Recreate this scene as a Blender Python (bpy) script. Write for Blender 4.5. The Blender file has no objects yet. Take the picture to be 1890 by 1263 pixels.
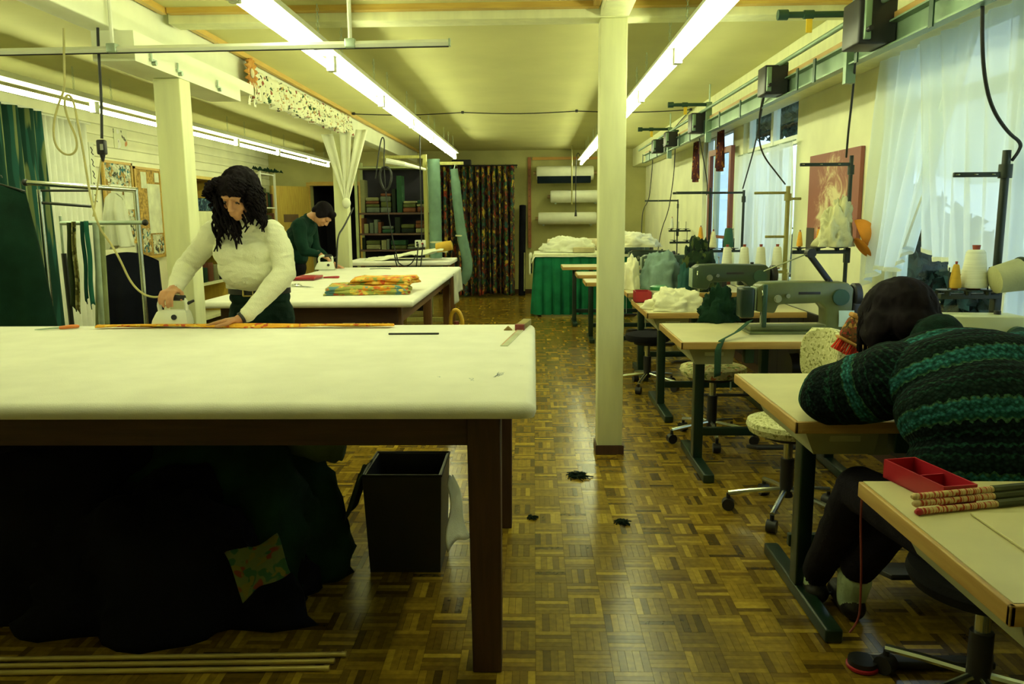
import bpy, bmesh, math, random
import numpy as np
from mathutils import Vector, Matrix, Quaternion, noise as mnoise

# ------------------------------------------------------------------ camera, world, exposure
SC = bpy.context.scene
COL = SC.collection
CAM_Z = 1.45
FPX, IMW, IMH = 1470.0, 1890.0, 1263.0            # 28 mm lens on a 36 mm frame
PITCH, YAW, ROLL = math.radians(-9.050), math.radians(-1.618), math.radians(-0.498)
_f = Vector((math.sin(YAW) * math.cos(PITCH), math.cos(YAW) * math.cos(PITCH), math.sin(PITCH)))
_r = _f.cross(Vector((0, 0, 1))).normalized()
_u = _r.cross(_f)
CR = _r * math.cos(ROLL) + _u * math.sin(ROLL)
CU = _u * math.cos(ROLL) - _r * math.sin(ROLL)
CF = _f
cam_data = bpy.data.cameras.new('camera')
cam_data.sensor_width = 36.0
cam_data.lens = FPX / IMW * 36.0
cam_data.clip_start = 0.05
cam = bpy.data.objects.new('camera', cam_data)
COL.objects.link(cam)
m = Matrix((CR, CU, -CF)).transposed().to_4x4()
m.translation = Vector((0, 0, CAM_Z))
cam.matrix_world = m
SC.camera = cam

SC.view_settings.view_transform = 'Standard'
SC.view_settings.look = 'None'
SC.view_settings.gamma = 1.0
SC.view_settings.use_curve_mapping = False
SC.view_settings.exposure = 0.0
world = bpy.data.worlds.new('overcast_sky')
SC.world = world
world.use_nodes = True
world.node_tree.nodes['Background'].inputs[0].default_value = (0.74, 0.92, 1.0, 1)
world.node_tree.nodes['Background'].inputs[1].default_value = 1.9
TUBE_COL = (0.93, 1.0, 0.54)
TUBE_STRENGTH = 34.0

def at(px, py, x=None, y=None, z=None):
    """point of a measured plane (x=, y= or z=) seen at a pixel of the 1890x1263 photograph"""
    d = CF + CR * ((px - IMW / 2) / FPX) - CU * ((py - IMH / 2) / FPX)
    o = Vector((0, 0, CAM_Z))
    if x is not None: t = (x - o.x) / d.x
    elif y is not None: t = (y - o.y) / d.y
    else: t = (z - o.z) / d.z
    return o + d * t

# ------------------------------------------------------------------ mesh builder
class MB:
    def __init__(s): s.v = []; s.f = []
    def add(s, vs, fs):
        n = len(s.v); s.v += [tuple(v) for v in vs]; s.f += [tuple(i + n for i in f) for f in fs]; return s
    def box(s, c, d, rz=0.0, M=None):
        x, y, z = d[0] / 2, d[1] / 2, d[2] / 2
        vs = [Vector(p) for p in ((-x,-y,-z),(x,-y,-z),(x,y,-z),(-x,y,-z),(-x,-y,z),(x,-y,z),(x,y,z),(-x,y,z))]
        R = M if M is not None else Matrix.Rotation(rz, 3, 'Z')
        c = Vector(c)
        return s.add([R @ v + c for v in vs], [(3,2,1,0),(4,5,6,7),(0,1,5,4),(1,2,6,5),(2,3,7,6),(3,0,4,7)])
    def b2(s, a, b):
        return s.box([(a[i] + b[i]) / 2 for i in range(3)], [abs(b[i] - a[i]) for i in range(3)])
    def rbox(s, c, d, r=0.01, rz=0.0, M=None, seg=3):
        """box with rounded edges (bmesh bevel)"""
        bm = bmesh.new()
        bmesh.ops.create_cube(bm, size=1.0)
        bmesh.ops.scale(bm, vec=Vector(d), verts=bm.verts)
        bmesh.ops.bevel(bm, geom=bm.edges[:], offset=min(r, min(d) * 0.49), segments=seg, profile=0.5, affect='EDGES')
        R = M if M is not None else Matrix.Rotation(rz, 3, 'Z')
        bm.verts.index_update()
        vs = [R @ v.co + Vector(c) for v in bm.verts]
        fs = [[v.index for v in f.verts] for f in bm.faces]
        bm.free()
        return s.add(vs, fs)
    def cyl(s, a, b, r, r2=None, n=12, caps=True):
        a, b = Vector(a), Vector(b)
        r2 = r if r2 is None else r2
        q = (b - a).to_track_quat('Z', 'Y')
        vs = []
        for p, rr in ((a, r), (b, r2)):
            for i in range(n):
                t = 2 * math.pi * i / n
                vs.append(p + q @ Vector((rr * math.cos(t), rr * math.sin(t), 0)))
        fs = [(i, (i + 1) % n, n + (i + 1) % n, n + i) for i in range(n)]
        if caps: fs += [tuple(range(n - 1, -1, -1)), tuple(range(n, 2 * n))]
        return s.add(vs, fs)
    def tube(s, pts, r, n=6, smooth=0, closed=False):
        pts = [Vector(p) for p in pts]
        for _ in range(smooth): pts = chaikin(pts)
        L = len(pts)
        rs = r if isinstance(r, (list, tuple)) else None
        vs, fs = [], []
        prev = None
        for i, p in enumerate(pts):
            t = (pts[min(i + 1, L - 1)] - pts[max(i - 1, 0)])
            if t.length < 1e-9: t = Vector((0, 0, 1))
            t.normalize()
            if prev is None:
                ref = Vector((0, 0, 1)) if abs(t.z) < 0.9 else Vector((1, 0, 0))
                nrm = t.cross(ref).normalized()
            else:
                nrm = prev - t * prev.dot(t)
                nrm = nrm.normalized() if nrm.length > 1e-6 else t.orthogonal().normalized()
            prev = nrm
            bn = t.cross(nrm)
            rr = r if rs is None else rs[min(int(i * len(rs) / L), len(rs) - 1)]
            for k in range(n):
                a = 2 * math.pi * k / n
                vs.append(p + nrm * (rr * math.cos(a)) + bn * (rr * math.sin(a)))
        for i in range(L - 1):
            for k in range(n):
                fs.append((i*n+k, i*n+(k+1)%n, (i+1)*n+(k+1)%n, (i+1)*n+k))
        fs += [tuple(range(n-1,-1,-1)), tuple(range((L-1)*n, L*n))]
        return s.add(vs, fs)
    def lathe(s, prof, n=20, c=(0,0,0), M=None):
        """prof = [(r, z)...] bottom to top, about local z"""
        c = Vector(c); R = M if M is not None else Matrix.Identity(3)
        vs, fs = [], []
        for r, z in prof:
            for i in range(n):
                a = 2 * math.pi * i / n
                vs.append(R @ Vector((max(r, 1e-5)*math.cos(a), max(r, 1e-5)*math.sin(a), z)) + c)
        for j in range(len(prof) - 1):
            for i in range(n):
                fs.append((j*n+i, j*n+(i+1)%n, (j+1)*n+(i+1)%n, (j+1)*n+i))
        fs += [tuple(range(n-1,-1,-1)), tuple(range((len(prof)-1)*n, len(prof)*n))]
        return s.add(vs, fs)
    def prism(s, poly, t, M=None, c=(0,0,0)):
        """poly in local xz extruded along y from -t/2 to t/2"""
        R = M if M is not None else Matrix.Identity(3); c = Vector(c)
        n = len(poly)
        vs = [R @ Vector((p[0], -t/2, p[1])) + c for p in poly] + [R @ Vector((p[0], t/2, p[1])) + c for p in poly]
        fs = [tuple(range(n)), tuple(range(2*n-1, n-1, -1))] + [(i, i+n, (i+1)%n+n, (i+1)%n) for i in range(n)]
        return s.add(vs, fs)
    def ell(s, c, r, M=None, nu=16, nv=10):
        R = M if M is not None else Matrix.Identity(3); c = Vector(c)
        vs, fs = [], []
        for j in range(nv + 1):
            th = math.pi * j / nv
            for i in range(nu):
                a = 2*math.pi*i/nu
                vs.append(R @ Vector((r[0]*math.sin(th)*math.cos(a), r[1]*math.sin(th)*math.sin(a), -r[2]*math.cos(th))) + c)
        for j in range(nv):
            for i in range(nu):
                fs.append((j*nu+i, j*nu+(i+1)%nu, (j+1)*nu+(i+1)%nu, (j+1)*nu+i))
        return s.add(vs, fs)
    def grid(s, fn, nu, nv, thick=0.0, wrap=False):
        """fn(u,v)->xyz, u,v in 0..1; thick gives the sheet a back side"""
        P = [[Vector(fn(i / nu, j / nv)) for i in range(nu + 1)] for j in range(nv + 1)]
        vs = [p for row in P for p in row]
        W = nu + 1
        fs = [(j*W+i, j*W+i+1, (j+1)*W+i+1, (j+1)*W+i) for j in range(nv) for i in range(nu)]
        if thick:
            nr = []
            for j in range(nv + 1):
                for i in range(W):
                    du = P[j][min(i+1, nu)] - P[j][max(i-1, 0)]
                    dv = P[min(j+1, nv)][i] - P[max(j-1, 0)][i]
                    k = du.cross(dv)
                    nr.append(k.normalized() if k.length > 1e-12 else Vector((0,0,1)))
            N = len(vs)
            vs = vs + [v - n * thick for v, n in zip(vs, nr)]
            fs = fs + [tuple(i + N for i in reversed(f)) for f in fs]
            ring = [i for i in range(W)] + [j*W+nu for j in range(1, nv+1)] + [nv*W+i for i in range(nu-1, -1, -1)] + [j*W for j in range(nv-1, 0, -1)]
            fs += [(ring[(k+1) % len(ring)], ring[k], ring[k]+N, ring[(k+1) % len(ring)]+N) for k in range(len(ring))]
        return s.add(vs, fs)
    def mesh(s, name):
        me = bpy.data.meshes.new(name)
        me.from_pydata(s.v, [], s.f)
        me.validate()
        return me

def chaikin(p):
    q = [p[0]]
    for a, b in zip(p, p[1:]):
        q += [a * 0.75 + b * 0.25, a * 0.25 + b * 0.75]
    return q + [p[-1]]

def link(name, me, mat, parent=None, smooth=False, loc=None):
    o = bpy.data.objects.new(name, me)
    COL.objects.link(o)
    if mat is not None:
        for mm in (mat if isinstance(mat, (list, tuple)) else [mat]): me.materials.append(mm)
    if smooth:
        me.shade_smooth()
        if smooth != 'all':
            try: me.set_sharp_from_angle(angle=math.radians(38))
            except Exception: pass
    if parent is not None: o.parent = parent
    if loc is not None: o.location = loc
    return o

def tag(o, label=None, cat=None, group=None, kind=None):
    if label: o['label'] = label
    if cat: o['category'] = cat
    if group: o['group'] = group
    if kind: o['kind'] = kind
    return o

def thing(name, label, cat, loc=(0,0,0), rz=0.0, group=None):
    o = bpy.data.objects.new(name, None)
    COL.objects.link(o)
    o.empty_display_size = 0.05
    o.location = loc; o.rotation_euler = (0, 0, rz)
    return tag(o, label, cat, group)

def part(root, name, mb, mat, smooth=True, label=None, w=False):
    """a part; w=True when mb holds world coordinates"""
    if w:
        q = root
        off = Vector((0,0,0))
        while q is not None: off += q.location; q = q.parent
        mb.v = [tuple(Vector(v) - off) for v in mb.v]
    o = link(name, mb.mesh(name), mat, root, smooth)
    if label: o['label'] = label
    return o

def solo(name, mb, mat, label, cat, group=None, smooth=True, kind=None):
    """a thing that is one mesh, authored in world coordinates; its origin goes to its base"""
    xs = np.array(mb.v)
    c = ((xs[:,0].min()+xs[:,0].max())/2, (xs[:,1].min()+xs[:,1].max())/2, xs[:,2].min())
    mb.v = [tuple(Vector(v) - Vector(c)) for v in mb.v]
    o = link(name, mb.mesh(name), mat, None, smooth, c)
    return tag(o, label, cat, group, kind)

def struct(name, mb, mat, parent=None, smooth=False):
    o = link(name, mb.mesh(name), mat, parent, smooth)
    if parent is None: o['kind'] = 'structure'
    return o

def dup(root, loc=None, rz=None, label=None):
    r = root.copy(); COL.objects.link(r)
    if loc is not None: r.location = loc
    if rz is not None: r.rotation_euler = (0, 0, rz)
    if label: r['label'] = label
    for ch in list(root.children):
        c = ch.copy(); COL.objects.link(c); c.parent = r
        for g in ch.children:
            d = g.copy(); COL.objects.link(d); d.parent = c
    return r

def fb(v, k=1.0, s=0):  # fractal noise in -1..1
    return mnoise.fractal(Vector(v) * k + Vector((s * 7.3, s * 3.1, s * 1.7)), 1.0, 2.0, 3)

# ------------------------------------------------------------------ materials
MATS = {}
def nodes_of(name):
    mt = bpy.data.materials.new(name); mt.use_nodes = True
    nt = mt.node_tree
    return mt, nt, nt.nodes['Principled BSDF']

def N(nt, t, **k):
    n = nt.nodes.new(t)
    for a, b in k.items(): setattr(n, a, b)
    return n

def mat(name, col, rough=0.6, var=0.12, scale=6.0, metal=0.0, bump=0.0, bscale=60.0, spec=0.5, col2=None, stretch=(1,1,1), sheen=0.0, coat=0.0, rand=0.0):
    """plain surface with procedural tone variation and fine relief"""
    if name in MATS: return MATS[name]
    mt, nt, p = nodes_of(name)
    tc = N(nt, 'ShaderNodeTexCoord'); mp = N(nt, 'ShaderNodeMapping')
    mp.inputs['Scale'].default_value = stretch
    nt.links.new(tc.outputs['Object'], mp.inputs[0])
    ns = N(nt, 'ShaderNodeTexNoise'); ns.inputs['Scale'].default_value = scale; ns.inputs['Detail'].default_value = 5
    nt.links.new(mp.outputs[0], ns.inputs['Vector'])
    mx = N(nt, 'ShaderNodeMix', data_type='RGBA')
    c2 = col2 if col2 else [max(0, c * (1 - 2*var)) for c in col]
    c1 = col if col2 else [min(1, c * (1 + var)) for c in col]
    mx.inputs[6].default_value = (*c1, 1); mx.inputs[7].default_value = (*c2, 1)
    rp = N(nt, 'ShaderNodeMapRange'); rp.inputs[1].default_value = 0.3; rp.inputs[2].default_value = 0.7
    nt.links.new(ns.outputs[0], rp.inputs[0]); nt.links.new(rp.outputs[0], mx.inputs[0])
    out = mx.outputs[2]
    if rand:
        oi = N(nt, 'ShaderNodeObjectInfo'); hs = N(nt, 'ShaderNodeHueSaturation')
        mr = N(nt, 'ShaderNodeMapRange'); mr.inputs[3].default_value = 1 - rand; mr.inputs[4].default_value = 1 + rand
        nt.links.new(oi.outputs['Random'], mr.inputs[0]); nt.links.new(mr.outputs[0], hs.inputs['Value'])
        nt.links.new(out, hs.inputs['Color']); out = hs.outputs[0]
    nt.links.new(out, p.inputs['Base Color'])
    p.inputs['Roughness'].default_value = rough; p.inputs['Metallic'].default_value = metal
    p.inputs['Specular IOR Level'].default_value = spec
    if sheen: p.inputs['Sheen Weight'].default_value = sheen
    if coat: p.inputs['Coat Weight'].default_value = coat
    if bump:
        bn = N(nt, 'ShaderNodeTexNoise'); bn.inputs['Scale'].default_value = bscale; bn.inputs['Detail'].default_value = 4
        nt.links.new(mp.outputs[0], bn.inputs['Vector'])
        bp = N(nt, 'ShaderNodeBump'); bp.inputs['Strength'].default_value = bump; bp.inputs['Distance'].default_value = 0.01
        nt.links.new(bn.outputs[0], bp.inputs['Height']); nt.links.new(bp.outputs[0], p.inputs['Normal'])
    MATS[name] = mt
    return mt

def cloth(name, col, var=0.15, **k):
    k.setdefault('rough', 0.9); k.setdefault('bump', 0.25); k.setdefault('bscale', 140); k.setdefault('spec', 0.15)
    return mat(name, col, var=var, **k)

def wood(name, c1, c2, rough=0.45, axis=2, scale=9.0):
    if name in MATS: return MATS[name]
    st = [6, 6, 6]; st[axis] = 0.5
    return mat(name, c1, rough=rough, col2=c2, scale=scale, stretch=st, bump=0.08, bscale=30)

def prints(name, base, cols, scale=14.0, rough=0.85, thresh=0.5, sharp=0.04, detail=1.0, stretch=(1,1,1), bump=0.15):
    """cloth printed with blotches of several colours"""
    if name in MATS: return MATS[name]
    mt, nt, p = nodes_of(name)
    tc = N(nt, 'ShaderNodeTexCoord'); mp = N(nt, 'ShaderNodeMapping'); mp.inputs['Scale'].default_value = stretch
    nt.links.new(tc.outputs['Object'], mp.inputs[0])
    cur = None
    for i, c in enumerate(cols):
        ns = N(nt, 'ShaderNodeTexNoise'); ns.inputs['Scale'].default_value = scale * (1 + 0.23 * i); ns.inputs['Detail'].default_value = detail
        ad = N(nt, 'ShaderNodeVectorMath', operation='ADD'); ad.inputs[1].default_value = (i * 13.7, i * 5.1, i * 9.3)
        nt.links.new(mp.outputs[0], ad.inputs[0]); nt.links.new(ad.outputs[0], ns.inputs['Vector'])
        mr = N(nt, 'ShaderNodeMapRange'); mr.inputs[1].default_value = thresh + 0.06; mr.inputs[2].default_value = thresh + 0.06 + sharp
        nt.links.new(ns.outputs[0], mr.inputs[0])
        mx = N(nt, 'ShaderNodeMix', data_type='RGBA')
        if cur is None: mx.inputs[6].default_value = (*base, 1)
        else: nt.links.new(cur, mx.inputs[6])
        mx.inputs[7].default_value = (*c, 1)
        nt.links.new(mr.outputs[0], mx.inputs[0]); cur = mx.outputs[2]
    nt.links.new(cur, p.inputs['Base Color'])
    p.inputs['Roughness'].default_value = rough; p.inputs['Specular IOR Level'].default_value = 0.2
    bn = N(nt, 'ShaderNodeTexNoise'); bn.inputs['Scale'].default_value = 120
    nt.links.new(tc.outputs['Object'], bn.inputs['Vector'])
    bp = N(nt, 'ShaderNodeBump'); bp.inputs['Strength'].default_value = bump; bp.inputs['Distance'].default_value = 0.01
    nt.links.new(bn.outputs[0], bp.inputs['Height']); nt.links.new(bp.outputs[0], p.inputs['Normal'])
    MATS[name] = mt
    return mt

def sheer(name, col, alpha=0.55):
    if name in MATS: return MATS[name]
    mt, nt, p = nodes_of(name)
    nt.nodes.remove(p)
    out = nt.nodes['Material Output']
    d = N(nt, 'ShaderNodeBsdfDiffuse'); d.inputs[0].default_value = (*col, 1)
    t = N(nt, 'ShaderNodeBsdfTranslucent'); t.inputs[0].default_value = (*col, 1)
    a = N(nt, 'ShaderNodeAddShader'); h = N(nt, 'ShaderNodeMixShader'); h.inputs[0].default_value = 0.5
    nt.links.new(d.outputs[0], h.inputs[1]); nt.links.new(t.outputs[0], h.inputs[2])
    tr = N(nt, 'ShaderNodeBsdfTransparent')
    mx = N(nt, 'ShaderNodeMixShader')
    tc = N(nt, 'ShaderNodeTexCoord'); wv = N(nt, 'ShaderNodeTexNoise'); wv.inputs['Scale'].default_value = 3.0
    mr = N(nt, 'ShaderNodeMapRange'); mr.inputs[3].default_value = alpha - 0.1; mr.inputs[4].default_value = alpha + 0.1
    nt.links.new(tc.outputs['Object'], wv.inputs['Vector']); nt.links.new(wv.outputs[0], mr.inputs[0])
    nt.links.new(mr.outputs[0], mx.inputs[0]); nt.links.new(tr.outputs[0], mx.inputs[1]); nt.links.new(h.outputs[0], mx.inputs[2])
    nt.links.new(mx.outputs[0], out.inputs[0])
    MATS[name] = mt
    return mt

def glow(name, col, strength):
    if name in MATS: return MATS[name]
    mt, nt, p = nodes_of(name)
    p.inputs['Base Color'].default_value = (*col, 1)
    p.inputs['Emission Color'].default_value = (*col, 1)
    p.inputs['Emission Strength'].default_value = strength
    MATS[name] = mt
    return mt

def glass(name, tint=(0.9, 0.97, 1.0)):
    if name in MATS: return MATS[name]
    mt, nt, p = nodes_of(name)
    nt.nodes.remove(p); out = nt.nodes['Material Output']
    g = N(nt, 'ShaderNodeBsdfGlossy'); g.inputs['Roughness'].default_value = 0.03
    tr = N(nt, 'ShaderNodeBsdfTransparent'); tr.inputs[0].default_value = (*tint, 1)
    lw = N(nt, 'ShaderNodeLayerWeight'); lw.inputs[0].default_value = .5
    pw = N(nt, 'ShaderNodeMath', operation='POWER'); pw.inputs[1].default_value = 5.0
    fr = N(nt, 'ShaderNodeMath', operation='MULTIPLY_ADD'); fr.inputs[1].default_value = .5; fr.inputs[2].default_value = .03
    nt.links.new(lw.outputs['Facing'], pw.inputs[0]); nt.links.new(pw.outputs[0], fr.inputs[0])
    mx = N(nt, 'ShaderNodeMixShader')
    nt.links.new(fr.outputs[0], mx.inputs[0]); nt.links.new(tr.outputs[0], mx.inputs[1]); nt.links.new(g.outputs[0], mx.inputs[2])
    nt.links.new(mx.outputs[0], out.inputs[0])
    MATS[name] = mt
    return mt

M_CEIL = mat('cream_ceiling_board', (0.58, 0.565, 0.245), rough=0.8, var=0.04, scale=2.0)
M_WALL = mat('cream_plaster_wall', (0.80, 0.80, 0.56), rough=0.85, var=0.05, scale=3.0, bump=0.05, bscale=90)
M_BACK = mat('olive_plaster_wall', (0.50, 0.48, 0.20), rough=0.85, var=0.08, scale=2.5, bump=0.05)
M_PAINT = mat('cream_painted_timber', (0.76, 0.77, 0.46), rough=0.55, var=0.05, scale=4.0, stretch=(4,4,0.6), bump=0.04)
M_WHITEBEAM = mat('white_painted_timber', (0.80, 0.82, 0.62), rough=0.5, var=0.04, scale=4.0)
M_TRIM = wood('ochre_pine_trim', (0.62, 0.42, 0.09), (0.5, 0.30, 0.06), axis=0)
M_TRIMY = wood('ochre_pine_trim_lengthwise', (0.62, 0.42, 0.09), (0.5, 0.30, 0.06), axis=1)
M_WHITE = mat('white_enamel_metal', (0.78, 0.80, 0.68), rough=0.4, var=0.04)
M_TUBE = glow('fluorescent_tube_glass', TUBE_COL, TUBE_STRENGTH)
M_CHROME = mat('chrome_tube', (0.62, 0.66, 0.6), rough=0.22, metal=1.0, var=0.05)
M_STEEL = mat('galvanised_steel', (0.42, 0.52, 0.42), rough=0.45, metal=0.6, var=0.12, scale=12)
M_BLACK = mat('black_plastic', (0.012, 0.012, 0.016), rough=0.45, var=0.1)
M_RUBBER = mat('black_cable_rubber', (0.010, 0.012, 0.012), rough=0.6, var=0.1)
M_GREENSTEEL = mat('dark_green_enamel_steel', (0.006, 0.024, 0.015), rough=0.35, var=0.15)
M_BROWN = wood('dark_brown_table_wood', (0.075, 0.030, 0.018), (0.045, 0.017, 0.011), rough=0.5, axis=2)
M_BROWNX = wood('dark_brown_table_wood_crosswise', (0.070, 0.028, 0.018), (0.045, 0.017, 0.011), rough=0.5, axis=0)
M_LAM = mat('worn_beige_laminate', (0.60, 0.55, 0.30), rough=0.45, var=0.06, scale=5.0)
M_BEECH = wood('beech_edge_band', (0.52, 0.33, 0.10), (0.40, 0.23, 0.06), axis=0)
M_BEECHY = wood('beech_edge_band_lengthwise', (0.52, 0.33, 0.10), (0.40, 0.23, 0.06), axis=1)
M_PADCLOTH = cloth('white_table_cover', (0.86, 0.85, 0.76), var=0.03, bump=0.12, bscale=220)

# ------------------------------------------------------------------ room shell
XL, XR, YB, YF, ZC = -4.9, 2.05, 14.9, -1.8, 2.62
def shell():
    # ceiling slab and beams
    struct('ceiling', MB().b2((XL - .3, YF - .3, ZC), (XR + .4, YB + .3, ZC + .15)), M_CEIL)
    b = struct('trim_1', MB().rbox((-2.195, (YF + YB) / 2, (2.40 + ZC) / 2), (0.15, YB - YF - .02, ZC - 2.40), .008), M_WHITEBEAM, smooth=True)
    struct('trim_2', MB().rbox((-0.03, 4.80, (2.545 + ZC) / 2), (4.1, 0.16, ZC - 2.545), .006), M_PAINT, smooth=True)
    struct('trim_3', MB().rbox((0.458, (YF + 4.71) / 2, (2.545 + ZC) / 2), (0.16, 4.70 - YF, ZC - 2.545), .006), M_PAINT, smooth=True)
    # pine cover strips where beams meet the ceiling
    k = 4
    for a, c, mm in (((-2.10, YF + .02, 2.585), (-2.065, 4.68, ZC), M_TRIMY), ((-2.10, 4.90, 2.585), (-2.065, YB - .02, ZC), M_TRIMY),
                     ((-2.06, 4.66, 2.59), (0.37, 4.715, ZC), M_TRIM), ((0.545, 4.66, 2.59), (1.79, 4.715, ZC), M_TRIM),
                     ((0.335, YF + .02, 2.59), (0.373, 4.65, ZC), M_TRIMY)):
        struct('trim_%d' % k, MB().b2(a, c), mm); k += 1
    # beam along the window wall above the openings
    struct('trim_%d' % k, MB().rbox((1.925, (YF + YB) / 2, (2.30 + ZC) / 2), (0.24, YB - YF - .02, ZC - 2.30), .008), M_PAINT, smooth=True); k += 1
    # saddle timber on the left post: two stepped pieces under the beam
    b = struct('trim_%d' % k, MB().prism([(-.77, 0), (.72, 0), (.72, .08), (1.0, .08), (1.0, .15), (-.77, .15)], 0.22, M=Matrix.Rotation(math.radians(90), 3, 'Z'), c=(-2.15, 4.98, 2.25)), M_WHITEBEAM); k += 1
    for y in (4.40, 4.72, 5.30):
        mb = MB(); mb.box((-2.035, y, 2.285), (.01, .07, .012)); mb.cyl((-2.04, y, 2.27), (-2.018, y, 2.27), .012, n=8); mb.box((-2.03, y - .03, 2.30), (.008, .012, .05))
        struct('bracket', mb, M_STEEL, b)
    # posts
    struct('trim_%d' % k, MB().rbox((-2.12, 4.80, 1.125), (0.155, 0.15, 2.25), .006), M_PAINT, smooth=True); k += 1
    struct('trim_%d' % k, MB().rbox((0.458, 4.80, 1.272), (0.153, 0.15, 2.545), .006), M_PAINT, smooth=True)
    p = bpy.data.objects['trim_%d' % k]; k += 1
    struct('plinth', MB().b2((0.372, 4.715, 0), (0.544, 4.885, 0.055)), M_BROWN, p)
    struct('trim_%d' % k, MB().rbox((-2.19, 9.2, 1.2), (0.15, 0.15, 2.4), .006), M_PAINT, smooth=True); k += 1
    # outer walls
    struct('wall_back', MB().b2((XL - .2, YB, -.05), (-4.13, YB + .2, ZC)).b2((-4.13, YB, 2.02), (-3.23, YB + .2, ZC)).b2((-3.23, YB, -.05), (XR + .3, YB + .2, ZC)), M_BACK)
    struct('wall_front', MB().b2((XL - .2, YF - .2, -.05), (XR + .3, YF, ZC)), M_WALL)
    struct('wall_left', MB().b2((XL - .2, YF, -.05), (XL, YB, ZC)), M_WALL)
    wr = MB()
    cuts = [(YF, 2.55, None), (2.55, 4.72, (0.86, 2.36)), (4.72, 6.42, None), (6.42, 8.05, (0.86, 2.40)), (8.05, 8.45, None), (8.45, 9.9, (0.72, 2.36)), (9.9, YB, None)]
    for a, c, o in cuts:
        if o is None: wr.b2((XR, a, -.05), (XR + .12, c, ZC))
        else: wr.b2((XR, a, -.05), (XR + .12, c, o[0])).b2((XR, a, o[1]), (XR + .12, c, ZC))
    struct('wall_right', wr, M_WALL)
    # boarded upper left wall: each board a piece of the wall
    wl = bpy.data.objects['wall_left']
    for i in range(5):
        z0 = 2.02 + i * .12
        struct('wall_board', MB().rbox((XL + .012, (YF + YB) / 2, z0 + .058), (.022, YB - YF - .04, .114), .006, seg=1), M_WALL, wl)
    # dark boards added below the windows to deepen contrast
    dk = wood('dark_added_dado', (0.016, 0.013, 0.016), (0.010, 0.008, 0.010), axis=2)
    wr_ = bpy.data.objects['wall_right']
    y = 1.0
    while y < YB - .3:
        struct('added_dark_board', MB().rbox((XR - .008, y + .148, .40), (.016, .292, .64), .003, seg=1), dk, wr_)
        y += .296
    struct('baseboard_left', MB().b2((XL, YF, 0), (XL + .02, YB, .08)), M_BROWN)
    struct('baseboard_right', MB().b2((XR - .02, YF, 0), (XR, YB, .08)), M_BROWN)
    struct('baseboard_back', MB().b2((-3.15, YB - .02, 0), (XR - .03, YB, .08)), M_BROWN)
shell()

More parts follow.
